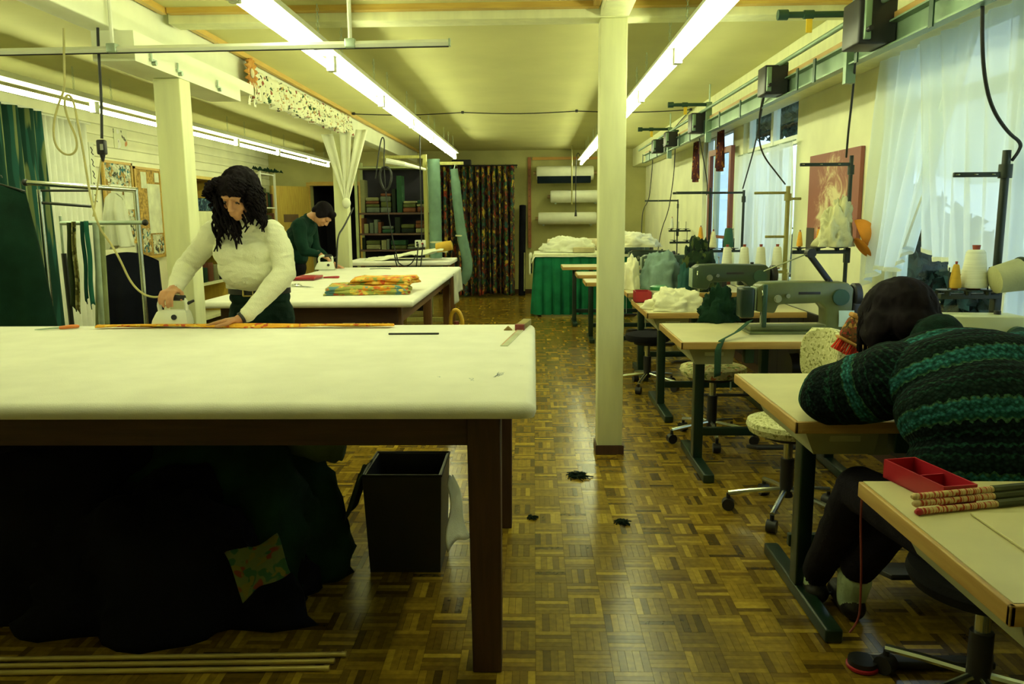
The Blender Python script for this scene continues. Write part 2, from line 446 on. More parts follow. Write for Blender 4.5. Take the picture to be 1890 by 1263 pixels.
# ---- mosaic parquet: squares of five strips, laid alternately crosswise and lengthwise
def parquet():
    mt, nt, p = nodes_of('oak_mosaic_parquet')
    ge = N(nt, 'ShaderNodeNewGeometry'); oi = N(nt, 'ShaderNodeObjectInfo')
    ad = N(nt, 'ShaderNodeMath', operation='ADD'); fr = N(nt, 'ShaderNodeMath', operation='FRACT')
    nt.links.new(ge.outputs['Random Per Island'], ad.inputs[0]); nt.links.new(oi.outputs['Random'], ad.inputs[1]); nt.links.new(ad.outputs[0], fr.inputs[0])
    rp = N(nt, 'ShaderNodeValToRGB')
    el = rp.color_ramp.elements
    el[0].position = 0; el[0].color = (0.070, 0.040, 0.006, 1); el[1].position = 1; el[1].color = (0.46, 0.31, 0.030, 1)
    for ps, c in ((.14, (0.15, 0.088, 0.010)), (.5, (0.225, 0.140, 0.013)), (.88, (0.30, 0.19, 0.018))):
        e = el.new(ps); e.color = (*c, 1)
    nt.links.new(fr.outputs[0], rp.inputs[0])
    tc = N(nt, 'ShaderNodeTexCoord'); ns = N(nt, 'ShaderNodeTexNoise'); ns.inputs['Scale'].default_value = 38; ns.inputs['Detail'].default_value = 6
    nt.links.new(ge.outputs['Position'], ns.inputs['Vector'])
    mr = N(nt, 'ShaderNodeMapRange'); mr.inputs[1].default_value = .3; mr.inputs[2].default_value = .7; mr.inputs[3].default_value = 0.75; mr.inputs[4].default_value = 1.15
    nt.links.new(ns.outputs[0], mr.inputs[0])
    mx = N(nt, 'ShaderNodeMix', data_type='RGBA', blend_type='MULTIPLY'); mx.inputs[0].default_value = 1
    nt.links.new(rp.outputs[0], mx.inputs[6]); nt.links.new(mr.outputs[0], mx.inputs[7])
    nt.links.new(mx.outputs[2], p.inputs['Base Color'])
    p.inputs['Roughness'].default_value = 0.24
    p.inputs['Specular IOR Level'].default_value = 0.45
    MATS['parquet'] = mt
    under = mat('dark_parquet_joint', (0.10, 0.055, 0.012), rough=0.8)
    fl = struct('floor', MB().b2((XL - .3, YF - .3, -.15), (XR + .4, YB + .3, -.006)), under)
    S = 0.1245; G = 0.0001
    rng = random.Random(5)
    sp = {}
    def strip_mesh(hx):
        key = hx
        if key not in sp:
            lx, ly = (S - G * 2, S / 5 - G * 2) if hx else (S / 5 - G * 2, S - G * 2)
            b = MB(); x, y = lx / 2, ly / 2; c = 0.0003
            b.add([(-x,-y,-.006),(x,-y,-.006),(x,y,-.006),(-x,y,-.006),(-x+c,-y+c,0),(x-c,-y+c,0),(x-c,y-c,0),(-x+c,y-c,0)],
                  [(4,5,6,7),(0,1,5,4),(1,2,6,5),(2,3,7,6),(3,0,4,7)])
            me = b.mesh('parquet_strip'); me.materials.append(mt); sp[key] = (me, b)
        return sp[key]
    rest = MB(); n_ind = 0
    i0, i1 = int(XL / S) - 1, int(XR / S) + 1
    for j in range(int(YF / S), int(YB / S) + 1):
        for i in range(i0, i1):
            cx, cy = (i + .5) * S, (j + .5) * S
            hx = (i + j) % 2 == 0
            near = 2.24 < cy < 3.36 and -0.10 < cx < 0.80
            for q in range(5):
                o = (q - 2) * S / 5
                px, py = (cx, cy + o) if hx else (cx + o, cy)
                dz = -rng.random() * 0.0005
                if near and n_ind < 300:
                    ob = bpy.data.objects.new('parquet_strip', strip_mesh(hx)[0]); COL.objects.link(ob)
                    ob.parent = fl; ob.location = (px, py, dz); n_ind += 1
                else:
                    b = strip_mesh(hx)[1]
                    rest.add([(v[0] + px, v[1] + py, v[2] + dz) for v in b.v], b.f)
    r = link('parquet_strips', rest.mesh('parquet_strips'), mt, fl)
    r['kind'] = 'stuff'
parquet()

# ---- fluorescent strip lights on chains
def strips():
    hous = MB().prism([(-.05, .0), (-.028, .045), (.028, .045), (.05, .0)], 1.55, M=Matrix.Rotation(math.radians(90), 3, 'Z'))
    def row(name, x, ys, z, lab):
        for i, (y0, y1) in enumerate(ys):
            L = y1 - y0
            t = thing('strip_light', lab[i], 'lamp', (x, (y0 + y1) / 2, z), 0, 'fluorescent strip lights under the ceiling')
            hb = MB()
            R90 = Matrix.Rotation(math.radians(90), 3, 'Z')
            hb.prism([(-.062, .020), (-.040, .066), (.040, .066), (.062, .020)], L - .02, c=(0, 0, 0))
            part(t, 'housing', hb, M_WHITE, smooth=False)
            tb = MB()
            tb.cyl((0, -L / 2 + .035, -.042), (0, L / 2 - .035, -.042), .019, n=12)
            part(t, 'tube', tb, M_TUBE)
            for s in (-1, 1):
                part(t, 'socket', MB().box((0, s * (L / 2 - .022), -.020), (.044, .026, .090)), M_WHITE, smooth=False)
                yy = s * (L / 2 - .28)
                ch = MB()
                n = 9; zz0, zz1 = .066, ZC - z
                for c in range(n):
                    a = zz0 + (zz1 - zz0) * c / n; b_ = zz0 + (zz1 - zz0) * (c + 1) / n
                    w = .006 if c % 2 else 0.0
                    h = .006 - w
                    ch.tube([(w, yy + h, a), (w, yy + h, b_), ], .0018, n=4)
                    ch.tube([(-w, yy - h, a), (-w, yy - h, b_)], .0018, n=4)
                part(t, 'chain', ch, M_STEEL)
    P_ = 1.58
    ordn = ['nearest', 'second', 'third', 'fourth', 'fifth', 'sixth', 'seventh', 'eighth', 'ninth', 'tenth']
    def spans(y_joint, end, start):
        ys = []; y = y_joint
        while y > start: y -= P_
        while y < end - .3:
            ys.append((y, min(y + P_, end))); y += P_
        return ys
    ysL = spans(4.917, 12.45, 1.9); ysR = spans(4.83, 14.3, 2.0); ys3 = spans(6.63, 14.15, 3.4)  # nearest light over the cutting tables is unseen, added to brighten the white sweater
    row('L', -1.20, ysL, 2.37, ['lit white strip light, %s from the camera above the cutting tables' % ordn[i] for i in range(len(ysL))])
    row('R', 0.835, ysR, 2.37, ['lit white strip light, %s from the camera above the sewing tables' % ordn[i] for i in range(len(ysR))])
    row('W', -3.58, ys3, 2.37, ['lit white strip light, %s from the camera along the left wall' % ordn[i] for i in range(len(ys3))])
strips()

# ------------------------------------------------------------------ windows of the right wall, curtains, outdoors
M_SASH = mat('white_window_paint', (0.74, 0.77, 0.64), rough=0.45, var=0.04)
M_REDWOOD = wood('red_brown_window_paint', (0.22, 0.065, 0.04), (0.16, 0.045, 0.03), axis=2)
M_GLASS = glass('window_glass')
M_SHEER = sheer('white_sheer_curtain', (0.86, 0.93, 0.90), 0.62)
M_SHEER2 = sheer('white_double_sheer_curtain', (0.88, 0.94, 0.93), 0.80)
M_LACE = cloth('white_lace_edging', (0.80, 0.84, 0.72), var=0.05)

def window(k, y0, y1, z0, z1, mull, transom=None):
    x = XR + .045
    fr = MB()
    w = .055
    fr.b2((x, y0, z0), (x + .06, y0 + w, z1)).b2((x, y1 - w, z0), (x + .06, y1, z1))
    fr.b2((x, y0 + w, z0), (x + .06, y1 - w, z0 + w)).b2((x, y0 + w, z1 - w), (x + .06, y1 - w, z1))
    o = struct('window_%d' % k, fr, M_SASH)
    ys = [y0 + w] + list(mull) + [y1 - w]
    for mm in mull:
        struct('mullion', MB().b2((x - .005, mm - .035, z0 + w), (x + .055, mm + .035, z1 - w)), M_SASH, o)
    for a, b in zip(ys, ys[1:]):
        a2 = a + (.035 if a in mull else 0); b2_ = b - (.035 if b in mull else 0)
        if transom:
            struct('transom', MB().b2((x, a2, transom - .035), (x + .05, b2_, transom + .035)), M_SASH, o)
            struct('pane', MB().b2((x + .025, a2, z0 + w), (x + .029, b2_, transom - .035)), M_GLASS, o)
            struct('pane', MB().b2((x + .025, a2, transom + .035), (x + .029, b2_, z1 - w)), M_GLASS, o)
        else:
            struct('pane', MB().b2((x + .025, a2, z0 + w), (x + .029, b2_, z1 - w)), M_GLASS, o)
    struct('window_sill', MB().rbox((XR - .01, (y0 + y1) / 2, z0 + .008), (.16, y1 - y0 - .01, .03), .006), M_SASH, o, smooth=True)
    return o
window(1, 2.55, 4.72, 0.86, 2.36, (3.62,), 2.02)
window(2, 6.42, 8.05, 0.86, 2.40, (7.24,), 2.03)
window(3, 8.45, 9.9, 0.72, 2.36, (9.45,), None)

def curtain(name, fn_edge, nu, nv, m_, label, amp=.03, fold=9, seed=0, lace=True, cat='curtain'):
    """fn_edge(u) -> (y_top, z_top, y_bottom, z_bottom) along the width; hangs at x with soft folds"""
    t = None
    def f(u, v):
        yt, zt, yb, zb, x = fn_edge(u)
        a = amp * (0.35 + 0.65 * v) * math.sin(2 * math.pi * fold * u + 1.3 * math.sin(5 * u + seed)) + .012 * math.sin(31 * u + 4 * v + seed)
        return (x + a, yt + (yb - yt) * v, zt + (zb - zt) * v)
    y0, z0 = f(0, 1)[1], f(0, 1)[2]
    e = fn_edge(.5)
    t = thing(name, label, cat, (e[4], (e[0] + e[2]) / 2, e[3]))
    part(t, 'fabric', MB().grid(f, nu, nv), m_, smooth='all', w=True)
    if lace:
        b = MB()
        b.grid(lambda u, v: Vector(f(u, .982 + (.018 + .004 * abs(math.sin(60 * u))) * v)) + Vector((-.003, 0, 0)), nu, 2)
        part(t, 'lace_hem', b, M_LACE, smooth='all', w=True)
        s = MB()
        s.grid(lambda u, v: Vector(f(.985 + .015 * v, u)) + Vector((-.003, 0, 0)), nv, 2)
        part(t, 'lace_edge', s, M_LACE, smooth='all', w=True)
    return t

def lerp(a, b, t): return a + (b - a) * t
def tri(t): return abs((t % 1) * 2 - 1)
# near window: swagged side panel, straight middle panel, full backing sheer
curtain('sheer_curtain', lambda u: (lerp(4.86, 3.75, u), 2.295, lerp(4.86, 4.22, u) + .06 * tri(u * 2), lerp(0.98, 1.20, u) + .07 * tri(u * 1.5 + .5), 1.985), 90, 40, M_SHEER2,
        'white sheer curtain with slanting lace hem beside the red picture', amp=.028, fold=8, seed=1)
curtain('sheer_curtain', lambda u: (lerp(3.35, 4.30, u), 2.295, lerp(3.35, 4.06, u), lerp(1.08, 1.24, u) + .03 * tri(u * 3), 1.955), 80, 40, M_SHEER2,
        'bright white sheer curtain panel behind the near thread stand', amp=.022, fold=7, seed=2)
curtain('sheer_curtain', lambda u: (lerp(2.5, 4.80, u), 2.29, lerp(2.5, 4.80, u), 1.62 + .05 * math.sin(9 * u), 2.025), 110, 30, M_SHEER,
        'thin white backing curtain across the top of the near window', amp=.015, fold=16, seed=3, lace=False)
curtain('sheer_curtain', lambda u: (lerp(2.45, 3.42, u), 2.292, lerp(2.45, 3.36, u), 0.93, 1.97), 70, 30, M_SHEER2,
        'white sheer curtain at the right edge of the photo', amp=.02, fold=9, seed=4)
# second window: short rod curtain below the transom
curtain('cafe_curtain', lambda u: (lerp(6.32, 8.08, u), 2.0, lerp(6.32, 8.08, u), 0.93, 2.0), 90, 24, M_SHEER2,
        'white gathered curtain hanging below the transom of the second window', amp=.02, fold=15, seed=5, lace=False)
solo('curtain_rod', MB().cyl((2.0, 6.30, 2.0), (2.0, 8.10, 2.0), .006, n=8), M_STEEL, 'thin metal rod carrying the gathered window curtain', 'curtain rod')
# third window: short dark tasselled drapes left and right
M_DRAPE = prints('dark_red_brocade', (0.10, 0.025, 0.02), [(0.35, 0.13, 0.03), (0.05, 0.02, 0.03)], scale=20)
for yy, ln, lb in ((9.75, .42, 'short dark red drape at the far side of the third window'), (8.50, .36, 'short dark red drape at the near side of the third window')):
    b = MB()
    b.grid(lambda u, v: (1.93 + .025 * math.sin(u * 18) * (0.4 + v), yy + (u - .5) * .24 * (1 - .45 * v), 2.29 - ln * v - .05 * v * math.sin(u * 3.1)), 26, 14, thick=.006)
    solo('short_drape', b, M_DRAPE, lb, 'curtain', 'short dark red drapes')
# opened red-brown casement standing into the room at the third window
def casement():
    t = thing('window_casement', 'opened red-brown window casement folded back beside the third window', 'window', (1.985, 8.18, .69))
    w, z1 = .78, 1.43
    ang = math.radians(94)
    R = Matrix.Rotation(ang, 3, 'Z')
    def bb(a, c):
        q = MB().b2(a, c); q.v = [tuple(R @ Vector(v)) for v in q.v]; return q
    part(t, 'stile', bb((0, -.02, 0), (.06, .02, z1)), M_REDWOOD, smooth=False)
    part(t, 'stile', bb((w - .06, -.02, 0), (w, .02, z1)), M_REDWOOD, smooth=False)
    part(t, 'rail', bb((.06, -.02, 0), (w - .06, .02, .06)), M_REDWOOD, smooth=False)
    part(t, 'rail', bb((.06, -.02, z1 - .06), (w - .06, .02, z1)), M_REDWOOD, smooth=False)
    part(t, 'glazing_bar', bb((.06, -.012, .50), (w - .06, .012, .53)), M_REDWOOD, smooth=False)
    part(t, 'pane', bb((.06, -.003, .06), (w - .06, .003, .50)), M_GLASS, smooth=False)
    part(t, 'pane', bb((.06, -.003, .53), (w - .06, .003, z1 - .06)), M_GLASS, smooth=False)
    h = MB().cyl((.03, -.02, .6), (.03, -.05, .6), .008, n=8); h.box((.03, -.05, .57), (.014, .014, .09))
    h.v = [tuple(R @ Vector(v)) for v in h.v]
    part(t, 'handle', h, M_STEEL)
casement()

# outdoors: hedge and tree beyond the panes
M_LEAF = mat('dark_hedge_leaves', (0.012, 0.045, 0.025), rough=0.7, var=0.5, scale=9)
def leafy(name, c, r, n, seed, label, cat, trunk=None):
    rng = random.Random(seed); b = MB()
    for _ in range(n):
        d = Vector((rng.gauss(0, 1), rng.gauss(0, 1), rng.gauss(0, 1))).normalized() * (0.55 + .45 * rng.random())
        p = Vector((c[0] + d.x * r[0], c[1] + d.y * r[1], c[2] + d.z * r[2]))
        q = Quaternion((rng.random() - .5, rng.random() - .5, rng.random() - .5, rng.random() - .5)).normalized()
        s_ = .05 + .07 * rng.random()
        b.add([p + q @ Vector(v) for v in ((-s_, 0, 0), (0, -s_ * .5, .01), (s_, 0, 0), (0, s_ * .5, .01))], [(0, 1, 2, 3)])
    t = thing(name, label, cat, (c[0], c[1], 0))
    part(t, 'foliage', b, M_LEAF, smooth=False, w=True)
    if trunk:
        tb = MB().tube([(c[0], c[1], -.3), (c[0] + .1, c[1] + .1, 1.0), (c[0], c[1], c[2])], .09, n=8)
        for k in range(6):
            a = k * 1.05
            tb.tube([(c[0], c[1], c[2] - .6), (c[0] + math.cos(a) * r[0] * .5, c[1] + math.sin(a) * r[1] * .5, c[2]), (c[0] + math.cos(a) * r[0] * .9, c[1] + math.sin(a) * r[1] * .9, c[2] + .4)], .035, n=6)
        part(t, 'trunk', tb, mat('dark_bark', (0.03, 0.022, 0.015), rough=0.9), w=True)
    else:
        for k in range(5):
            tb = MB().tube([(c[0], c[1] + (k - 2) * r[1] * .4, -.3), (c[0], c[1] + (k - 2) * r[1] * .4, c[2])], .03, n=6)
            part(t, 'stem', tb, mat('dark_bark', (0.03, 0.022, 0.015), rough=0.9), w=True)
leafy('clipped_hedge', (3.35, 8.0, .55), (.5, 2.6, 1.15), 9000, 3, 'dark green hedge outside the near window', 'hedge')
leafy('garden_tree', (4.6, 15.6, 3.9), (1.2, 1.9, 1.1), 6000, 4, 'dark leafy tree seen through the transom of the second window', 'tree', True)
solo('garden_ground', MB().b2((XR + .32, -2, -.5), (22, 40, -.32)), mat('grey_gravel', (0.2, 0.21, 0.19), rough=0.95, var=.25, scale=8), 'grey gravel ground outside the windows', 'ground', kind='structure')

# ------------------------------------------------------------------ power trunking above the sewing tables
M_TRUNK = mat('pale_green_trunking', (0.20, 0.30, 0.20), rough=0.4, metal=0.3, var=0.12)
M_TRUNKD = mat('dark_green_bracket', (0.03, 0.075, 0.05), rough=0.4, metal=0.3, var=0.12)
def trunking():
    x = 1.62
    t = thing('power_trunking', 'pale green cable trunking hung above the row of sewing tables', 'trunking', (x, 8, 2.19))
    c = MB()
    c.b2((x + .02, 2.0, 2.19), (x + .03, 12.0, 2.30)).b2((x - .02, 2.0, 2.19), (x + .02, 12.0, 2.198)).b2((x - .02, 2.0, 2.292), (x + .02, 12.0, 2.30))
    part(t, 'channel', c, M_TRUNK, smooth=False, w=True)
    part(t, 'wooden_batten', MB().b2((x + .0, 2.0, 2.302), (x + .05, 11.9, 2.335)), M_BEECHY, smooth=False, w=True)
    part(t, 'conduit', MB().cyl((x - .05, 1.9, 2.385), (x - .05, 12.2, 2.385), .014, n=10), M_TRUNK, w=True)
    for y in (2.6, 3.4, 4.15, 4.75, 5.05, 5.8, 6.4, 7.1, 7.7, 8.4, 9.0, 9.8, 10.6, 11.3, 11.95):
        part(t, 'bracket', MB().b2((x - .028, y - .018, 2.18), (x - .021, y + .018, 2.31)), M_TRUNKD, smooth=False, w=True)
    for y in (4.28, 7.62, 9.75):
        h = MB().b2((x - .03, y - .02, 2.10), (x + .02, y + .02, 2.46)); part(t, 'hanger', h, M_TRUNK, smooth=False, w=True)
        part(t, 'ceiling_rod', MB().cyl((x, y, 2.45), (x, y, ZC), .008, n=8), M_STEEL, w=True)
        a = MB().cyl((x - .36, y, 2.44), (x, y, 2.44), .016, n=8); a.cyl((x - .38, y, 2.44), (x - .33, y, 2.44), .026, n=10); a.cyl((x - .25, y, 2.44), (x - .20, y, 2.44), .022, n=10)
        part(t, 'cross_arm', a, M_TRUNKD, w=True)
        part(t, 'yellow_tag', MB().box((x - .22, y, 2.39), (.03, .006, .075)), mat('yellow_plastic_tag', (0.75, 0.5, 0.03), rough=.5), smooth=False, w=True)
trunking()
def switch_box(y, label, s=1.0):
    x = 1.55
    t = thing('switch_box', label, 'switch box', (x, y, 2.20), 0, 'black switch boxes on the trunking')
    part(t, 'body', MB().rbox((0, 0, .09 * s), (.15 * s, .17 * s, .18 * s), .01), M_BLACK)
    part(t, 'side_plate', MB().rbox((-.05, -.095 * s, .09 * s), (.03, .02, .15 * s), .004), M_TRUNK)
    part(t, 'cable_gland', MB().cyl((-.05, -.10 * s, .05 * s), (-.05, -.135 * s, .05 * s), .012, n=10), M_BLACK)
    part(t, 'clamp', MB().rbox((.06, 0, .19 * s), (.05, .09, .025), .004), M_TRUNKD)
for y, l, s in ((3.90, 'largest black switch box on the trunking, nearest the camera', 1.15), (5.40, 'black switch box on the trunking above the second window', 1.0), (7.80, 'black switch box on the trunking above the opened casement', 1.0),
             (9.30, 'black switch box second from the far end of the trunking', .9), (10.25, 'black switch box nearest the far end of the trunking', .9)):
    switch_box(y, l, s)
def cable(name, pts, r, label, m_=None, sm=3, cat='cable', group=None):
    return solo(name, MB().tube(pts, r, n=6, smooth=sm), m_ or M_RUBBER, label, cat, group)
def cab(px, y0, y1, r, label, m_=None):
    """hanging cable through pixels, its depth running evenly from y0 to y1"""
    n = len(px)
    cable('hanging_cable', [at(p[0], p[1], y=lerp(y0, y1, i / (n - 1))) for i, p in enumerate(px)], r, label, m_, group='cables hanging from the trunking')
cab([(1815,-40),(1812,60),(1816,140),(1830,200),(1860,245),(1886,264),(1880,280),(1868,296)], 3.1, 3.32, .007, 'thick black cable curving down to the near thread stand')
cab([(1582,30),(1580,100),(1572,190),(1566,240),(1562,290)], 3.95, 4.86, .006, 'black cable hanging in front of the red picture')
cab([(1418,140),(1408,190),(1396,260),(1382,310),(1371,348)], 5.4, 7.5, .006, 'black cable hanging straight before the second window', )
cab([(1420,145),(1402,200),(1400,260),(1410,290),(1432,318),(1449,340)], 5.4, 6.3, .006, 'black cable bending to the khaki thread stand')
cab([(1205,292),(1202,330),(1199,360),(1196,372),(1186,388),(1184,420),(1184,460)], 11.4, 10.5, .006, 'thin dark cable at the far end of the trunking')
cab([(1246,275),(1244,320),(1240,350),(1234,390),(1220,425),(1214,465)], 9.4, 10.2, .005, 'thin grey cable hanging along the pale wall')
cab([(1290,250),(1303,320),(1306,345),(1304,360)], 8.2, 8.9, .005, 'short black cable above the dark thread stand')

# ceiling cable with clips
def ceiling_cable():
    t = thing('ceiling_cable', 'thin black cable clipped across the ceiling', 'cable', (0, 9.3, 2.6))
    pts = []
    xs = [-2.08, -1.3, -.80, 0, .78, 1.3, 1.78]
    for i in range(25):
        u = i / 24; x = lerp(-2.08, 1.78, u)
        sag = .02 * abs(math.sin(math.pi * u * 3))
        pts.append((x, 9.3, 2.604 - sag))
    part(t, 'wire', MB().tube(pts, .006, n=6), M_RUBBER, w=True)
    for x in (-2.04, -.80, .49, 1.77):
        part(t, 'clip', MB().rbox((x, 9.3, 2.605), (.03, .03, .028), .004), M_BLACK, w=True)
    part(t, 'drop_wire', MB().tube([(1.78, 9.3, 2.604), (1.78, 9.8, 2.58), (1.78, 11.0, 2.45), (1.78, 12.6, 2.36)], .006, n=6, smooth=2), M_RUBBER, w=True)
ceiling_cable()

# red picture on the pier
def picture():
    mt, nt, p = nodes_of('red_and_cream_figure_print')
    tc = N(nt, 'ShaderNodeTexCoord')
    sx = N(nt, 'ShaderNodeSeparateXYZ'); nt.links.new(tc.outputs['Object'], sx.inputs[0])
    ns = N(nt, 'ShaderNodeTexNoise'); ns.inputs['Scale'].default_value = 5.5; ns.inputs['Detail'].default_value = 7; ns.inputs['Roughness'].default_value = .65; ns.inputs['Distortion'].default_value = 1.2
    nt.links.new(tc.outputs['Object'], ns.inputs['Vector'])
    # pale figure: soft vertical ellipse broken up by noise
    def mth(op, a, b=None):
        n = N(nt, 'ShaderNodeMath', operation=op)
        for i, q in enumerate((a, b)):
            if q is None: continue
            if isinstance(q, (int, float)): n.inputs[i].default_value = q
            else: nt.links.new(q, n.inputs[i])
        return n.outputs[0]
    yy = mth('POWER', mth('ABSOLUTE', mth('MULTIPLY', mth('SUBTRACT', sx.outputs[1], -.02), 2.9)), 2)
    zz = mth('POWER', mth('ABSOLUTE', mth('MULTIPLY', mth('SUBTRACT', sx.outputs[2], .30), 2.6)), 2)
    e = mth('SUBTRACT', 1.0, mth('ADD', yy, zz))
    fac = mth('ADD', mth('MULTIPLY', e, .55), mth('MULTIPLY', mth('SUBTRACT', ns.outputs[0], .5), 2.2))
    rp = N(nt, 'ShaderNodeValToRGB'); el = rp.color_ramp.elements
    el[0].position = .12; el[0].color = (.27, .085, .065, 1); el[1].position = .58; el[1].color = (.66, .58, .34, 1)
    q = el.new(.32); q.color = (.38, .18, .12, 1)
    nt.links.new(fac, rp.inputs[0]); nt.links.new(rp.outputs[0], p.inputs['Base Color']); p.inputs['Roughness'].default_value = .6
    t = thing('picture_print', 'unframed red print with a pale figure on the wall pier', 'picture', (XR - .015, 5.56, 1.20))
    part(t, 'print_board', MB().b2((-.012, -.46, .06), (.012, .46, .655)), mt, smooth=False)
    part(t, 'dark_lower_edge', MB().b2((-.014, .30, -.02), (.010, .46, .14)), mat('dark_print_corner', (.05, .04, .03), rough=.7), smooth=False)
picture()

# ------------------------------------------------------------------ helpers for soft things
def heap(c, r, seed, folds=.22, nu=48, nv=22, flat=.0, k=2.2, power=2.4, rz=0.0):
    """crumpled cloth lump standing on z=c[2]; r = half sizes (x, y) and height"""
    b = MB(); c = Vector(c); Rz = Matrix.Rotation(rz, 3, 'Z')
    def f(u, v):
        a = 2 * math.pi * u; th = v * math.pi / 2
        cr = math.cos(th); rr = (abs(cr) ** (2 / power)); zz = math.sin(th) ** (1.25)
        d = Vector((math.cos(a) * rr, math.sin(a) * rr, zz))
        n1 = fb((d.x, d.y, d.z), k, seed); n2 = 1 - abs(fb((d.x, d.y, d.z), k * 1.7, seed + 3)) * 2
        q = 1 + folds * (n1 + .45 * n2 - .2)
        edge = 1 + .10 * (1 - v) * math.sin(7 * a + seed)
        p = Vector((d.x * r[0] * q * edge, d.y * r[1] * q * edge, max(0.0, d.z * r[2] * (1 + folds * 1.2 * (n1 + .3 * n2)))))
        return c + Rz @ p
    vs, fs = [], []
    for j in range(nv + 1):
        for i in range(nu): vs.append(f(i / nu, min(j / nv, .985)))
    for j in range(nv):
        for i in range(nu): fs.append((j*nu+i, j*nu+(i+1)%nu, (j+1)*nu+(i+1)%nu, (j+1)*nu+i))
    fs.append(tuple(range(nv*nu, (nv+1)*nu))); fs.append(tuple(range(nu-1, -1, -1)))
    return b.add(vs, fs)

def bevel(mb, r, seg=2, ang=30):
    bm = bmesh.new(); me = mb.mesh('tmp'); bm.from_mesh(me); bpy.data.meshes.remove(me)
    ed = [e for e in bm.edges if len(e.link_faces) == 2 and e.calc_face_angle(0) > math.radians(ang)]
    bmesh.ops.bevel(bm, geom=ed, offset=r, segments=seg, profile=.5, affect='EDGES', clamp_overlap=True)
    bm.verts.index_update()
    o = MB(); o.v = [tuple(v.co) for v in bm.verts]; o.f = [tuple(v.index for v in f.verts) for f in bm.faces]
    bm.free()
    return o

def rotm(mb, M, c=(0, 0, 0)):
    mb.v = [tuple(M @ Vector(v) + Vector(c)) for v in mb.v]; return mb

# ------------------------------------------------------------------ the near cutting table
def near_table():
    t = thing('cutting_table', 'long cutting table with a white padded cover in the foreground', 'table', (-1.5, 3.15, 0))
    x0, x1, y0, y1, zt = -3.05, 0.005, 2.27, 4.03, .905
    b = MB()
    # padded cover: rounded slab with rounded plan corners and slight waviness
    n = 0; ring = []
    rc = .035
    for cx, cy, a0 in ((x1 - rc, y0 + rc, -90), (x1 - rc, y1 - rc * 1.6, 0), (x0 + rc, y1 - rc, 90), (x0 + rc, y0 + rc, 180)):
        for k in range(7): ring.append((cx, cy, math.radians(a0 + 15 * k), rc))
    prof = [(-.026, -.052), (-.006, -.046), (0, -.030), (-.004, -.016), (-.014, -.006), (-.030, 0.0)]
    vs = []
    R = len(ring)
    for dx, dz in prof:
        for cx, cy, a, r_ in ring: vs.append((cx + (r_ + dx) * math.cos(a), cy + (r_ + dx) * math.sin(a), zt + dz))
    fs = []
    for j in range(len(prof) - 1):
        for i in range(R): fs.append((j*R+i, j*R+(i+1)%R, (j+1)*R+(i+1)%R, (j+1)*R+i))
    fs += [tuple(range((len(prof)-1)*R, len(prof)*R)), tuple(range(R-1, -1, -1))]
    b.add(vs, fs)
    cov = part(t, 'padded_cover', b, M_PADCLOTH, w=True)
    rng = random.Random(2)
    inkm = mat('faint_blue_pencil', (0.42, 0.47, 0.52), rough=.9)
    def stroke(pts): 
        bb = MB()
        for (ax, ay), (bx, by) in zip(pts, pts[1:]):
            a, c = Vector((ax, ay, zt + .0004)), Vector((bx, by, zt + .0004)); d = (c - a).normalized(); w = Vector((-d.y, d.x, 0)) * .0011
            bb.add([a - w, c - w, c + w, a + w], [(0, 1, 2, 3)])
        return bb
    m1 = MB()
    for cx, cy, w, h, k in ((-.125, 2.70, .022, .05, 16), (-.22, 2.62, .02, .03, 5), (-.05, 2.86, .02, .01, 3), (-.33, 2.66, .015, .02, 3), (-.17, 3.2, .02, .015, 3), (-.46, 3.05, .004, .01, 2)):
        pts = [(cx + (rng.random() - .5) * 2 * w, cy + (rng.random() - .5) * 2 * h) for _ in range(k + 1)]
        sm = [Vector((p[0], p[1], 0)) for p in pts]
        sm = chaikin(chaikin(sm)); q = stroke([(p.x, p.y) for p in sm]); m1.add(q.v, q.f)
    pm = part(cov, 'pencil_scribbles', m1, inkm, smooth=False); pm.location = -t.location; pm['kind'] = 'stuff'
    part(t, 'apron', MB().b2((-2.85, 2.365, .752), (-.205, 2.395, .853)), M_BROWNX, smooth=False, w=True)
    part(t, 'apron', MB().b2((-2.85, 3.60, .752), (-.205, 3.63, .853)), M_BROWNX, smooth=False, w=True)
    part(t, 'apron', MB().b2((-.145, 2.45, .752), (-.115, 3.54, .853)), M_BROWN, smooth=False, w=True)
    part(t, 'apron', MB().b2((-2.93, 2.45, .752), (-2.90, 3.54, .853)), M_BROWN, smooth=False, w=True)
    for lx, ly in ((-.155, 2.40), (-.155, 3.59), (-2.9, 2.40), (-2.9, 3.59)):
        lg = MB(); a, c = .052, .046
        lg.add([(lx-c,ly-c,0),(lx+c,ly-c,0),(lx+c,ly+c,0),(lx-c,ly+c,0),(lx-a,ly-a,.853),(lx+a,ly-a,.853),(lx+a,ly+a,.853),(lx-a,ly+a,.853)],
               [(3,2,1,0),(4,5,6,7),(0,1,5,4),(1,2,6,5),(2,3,7,6),(3,0,4,7)])
        part(t, 'leg', bevel(lg, .003, 1), M_BROWN, w=True)
near_table()

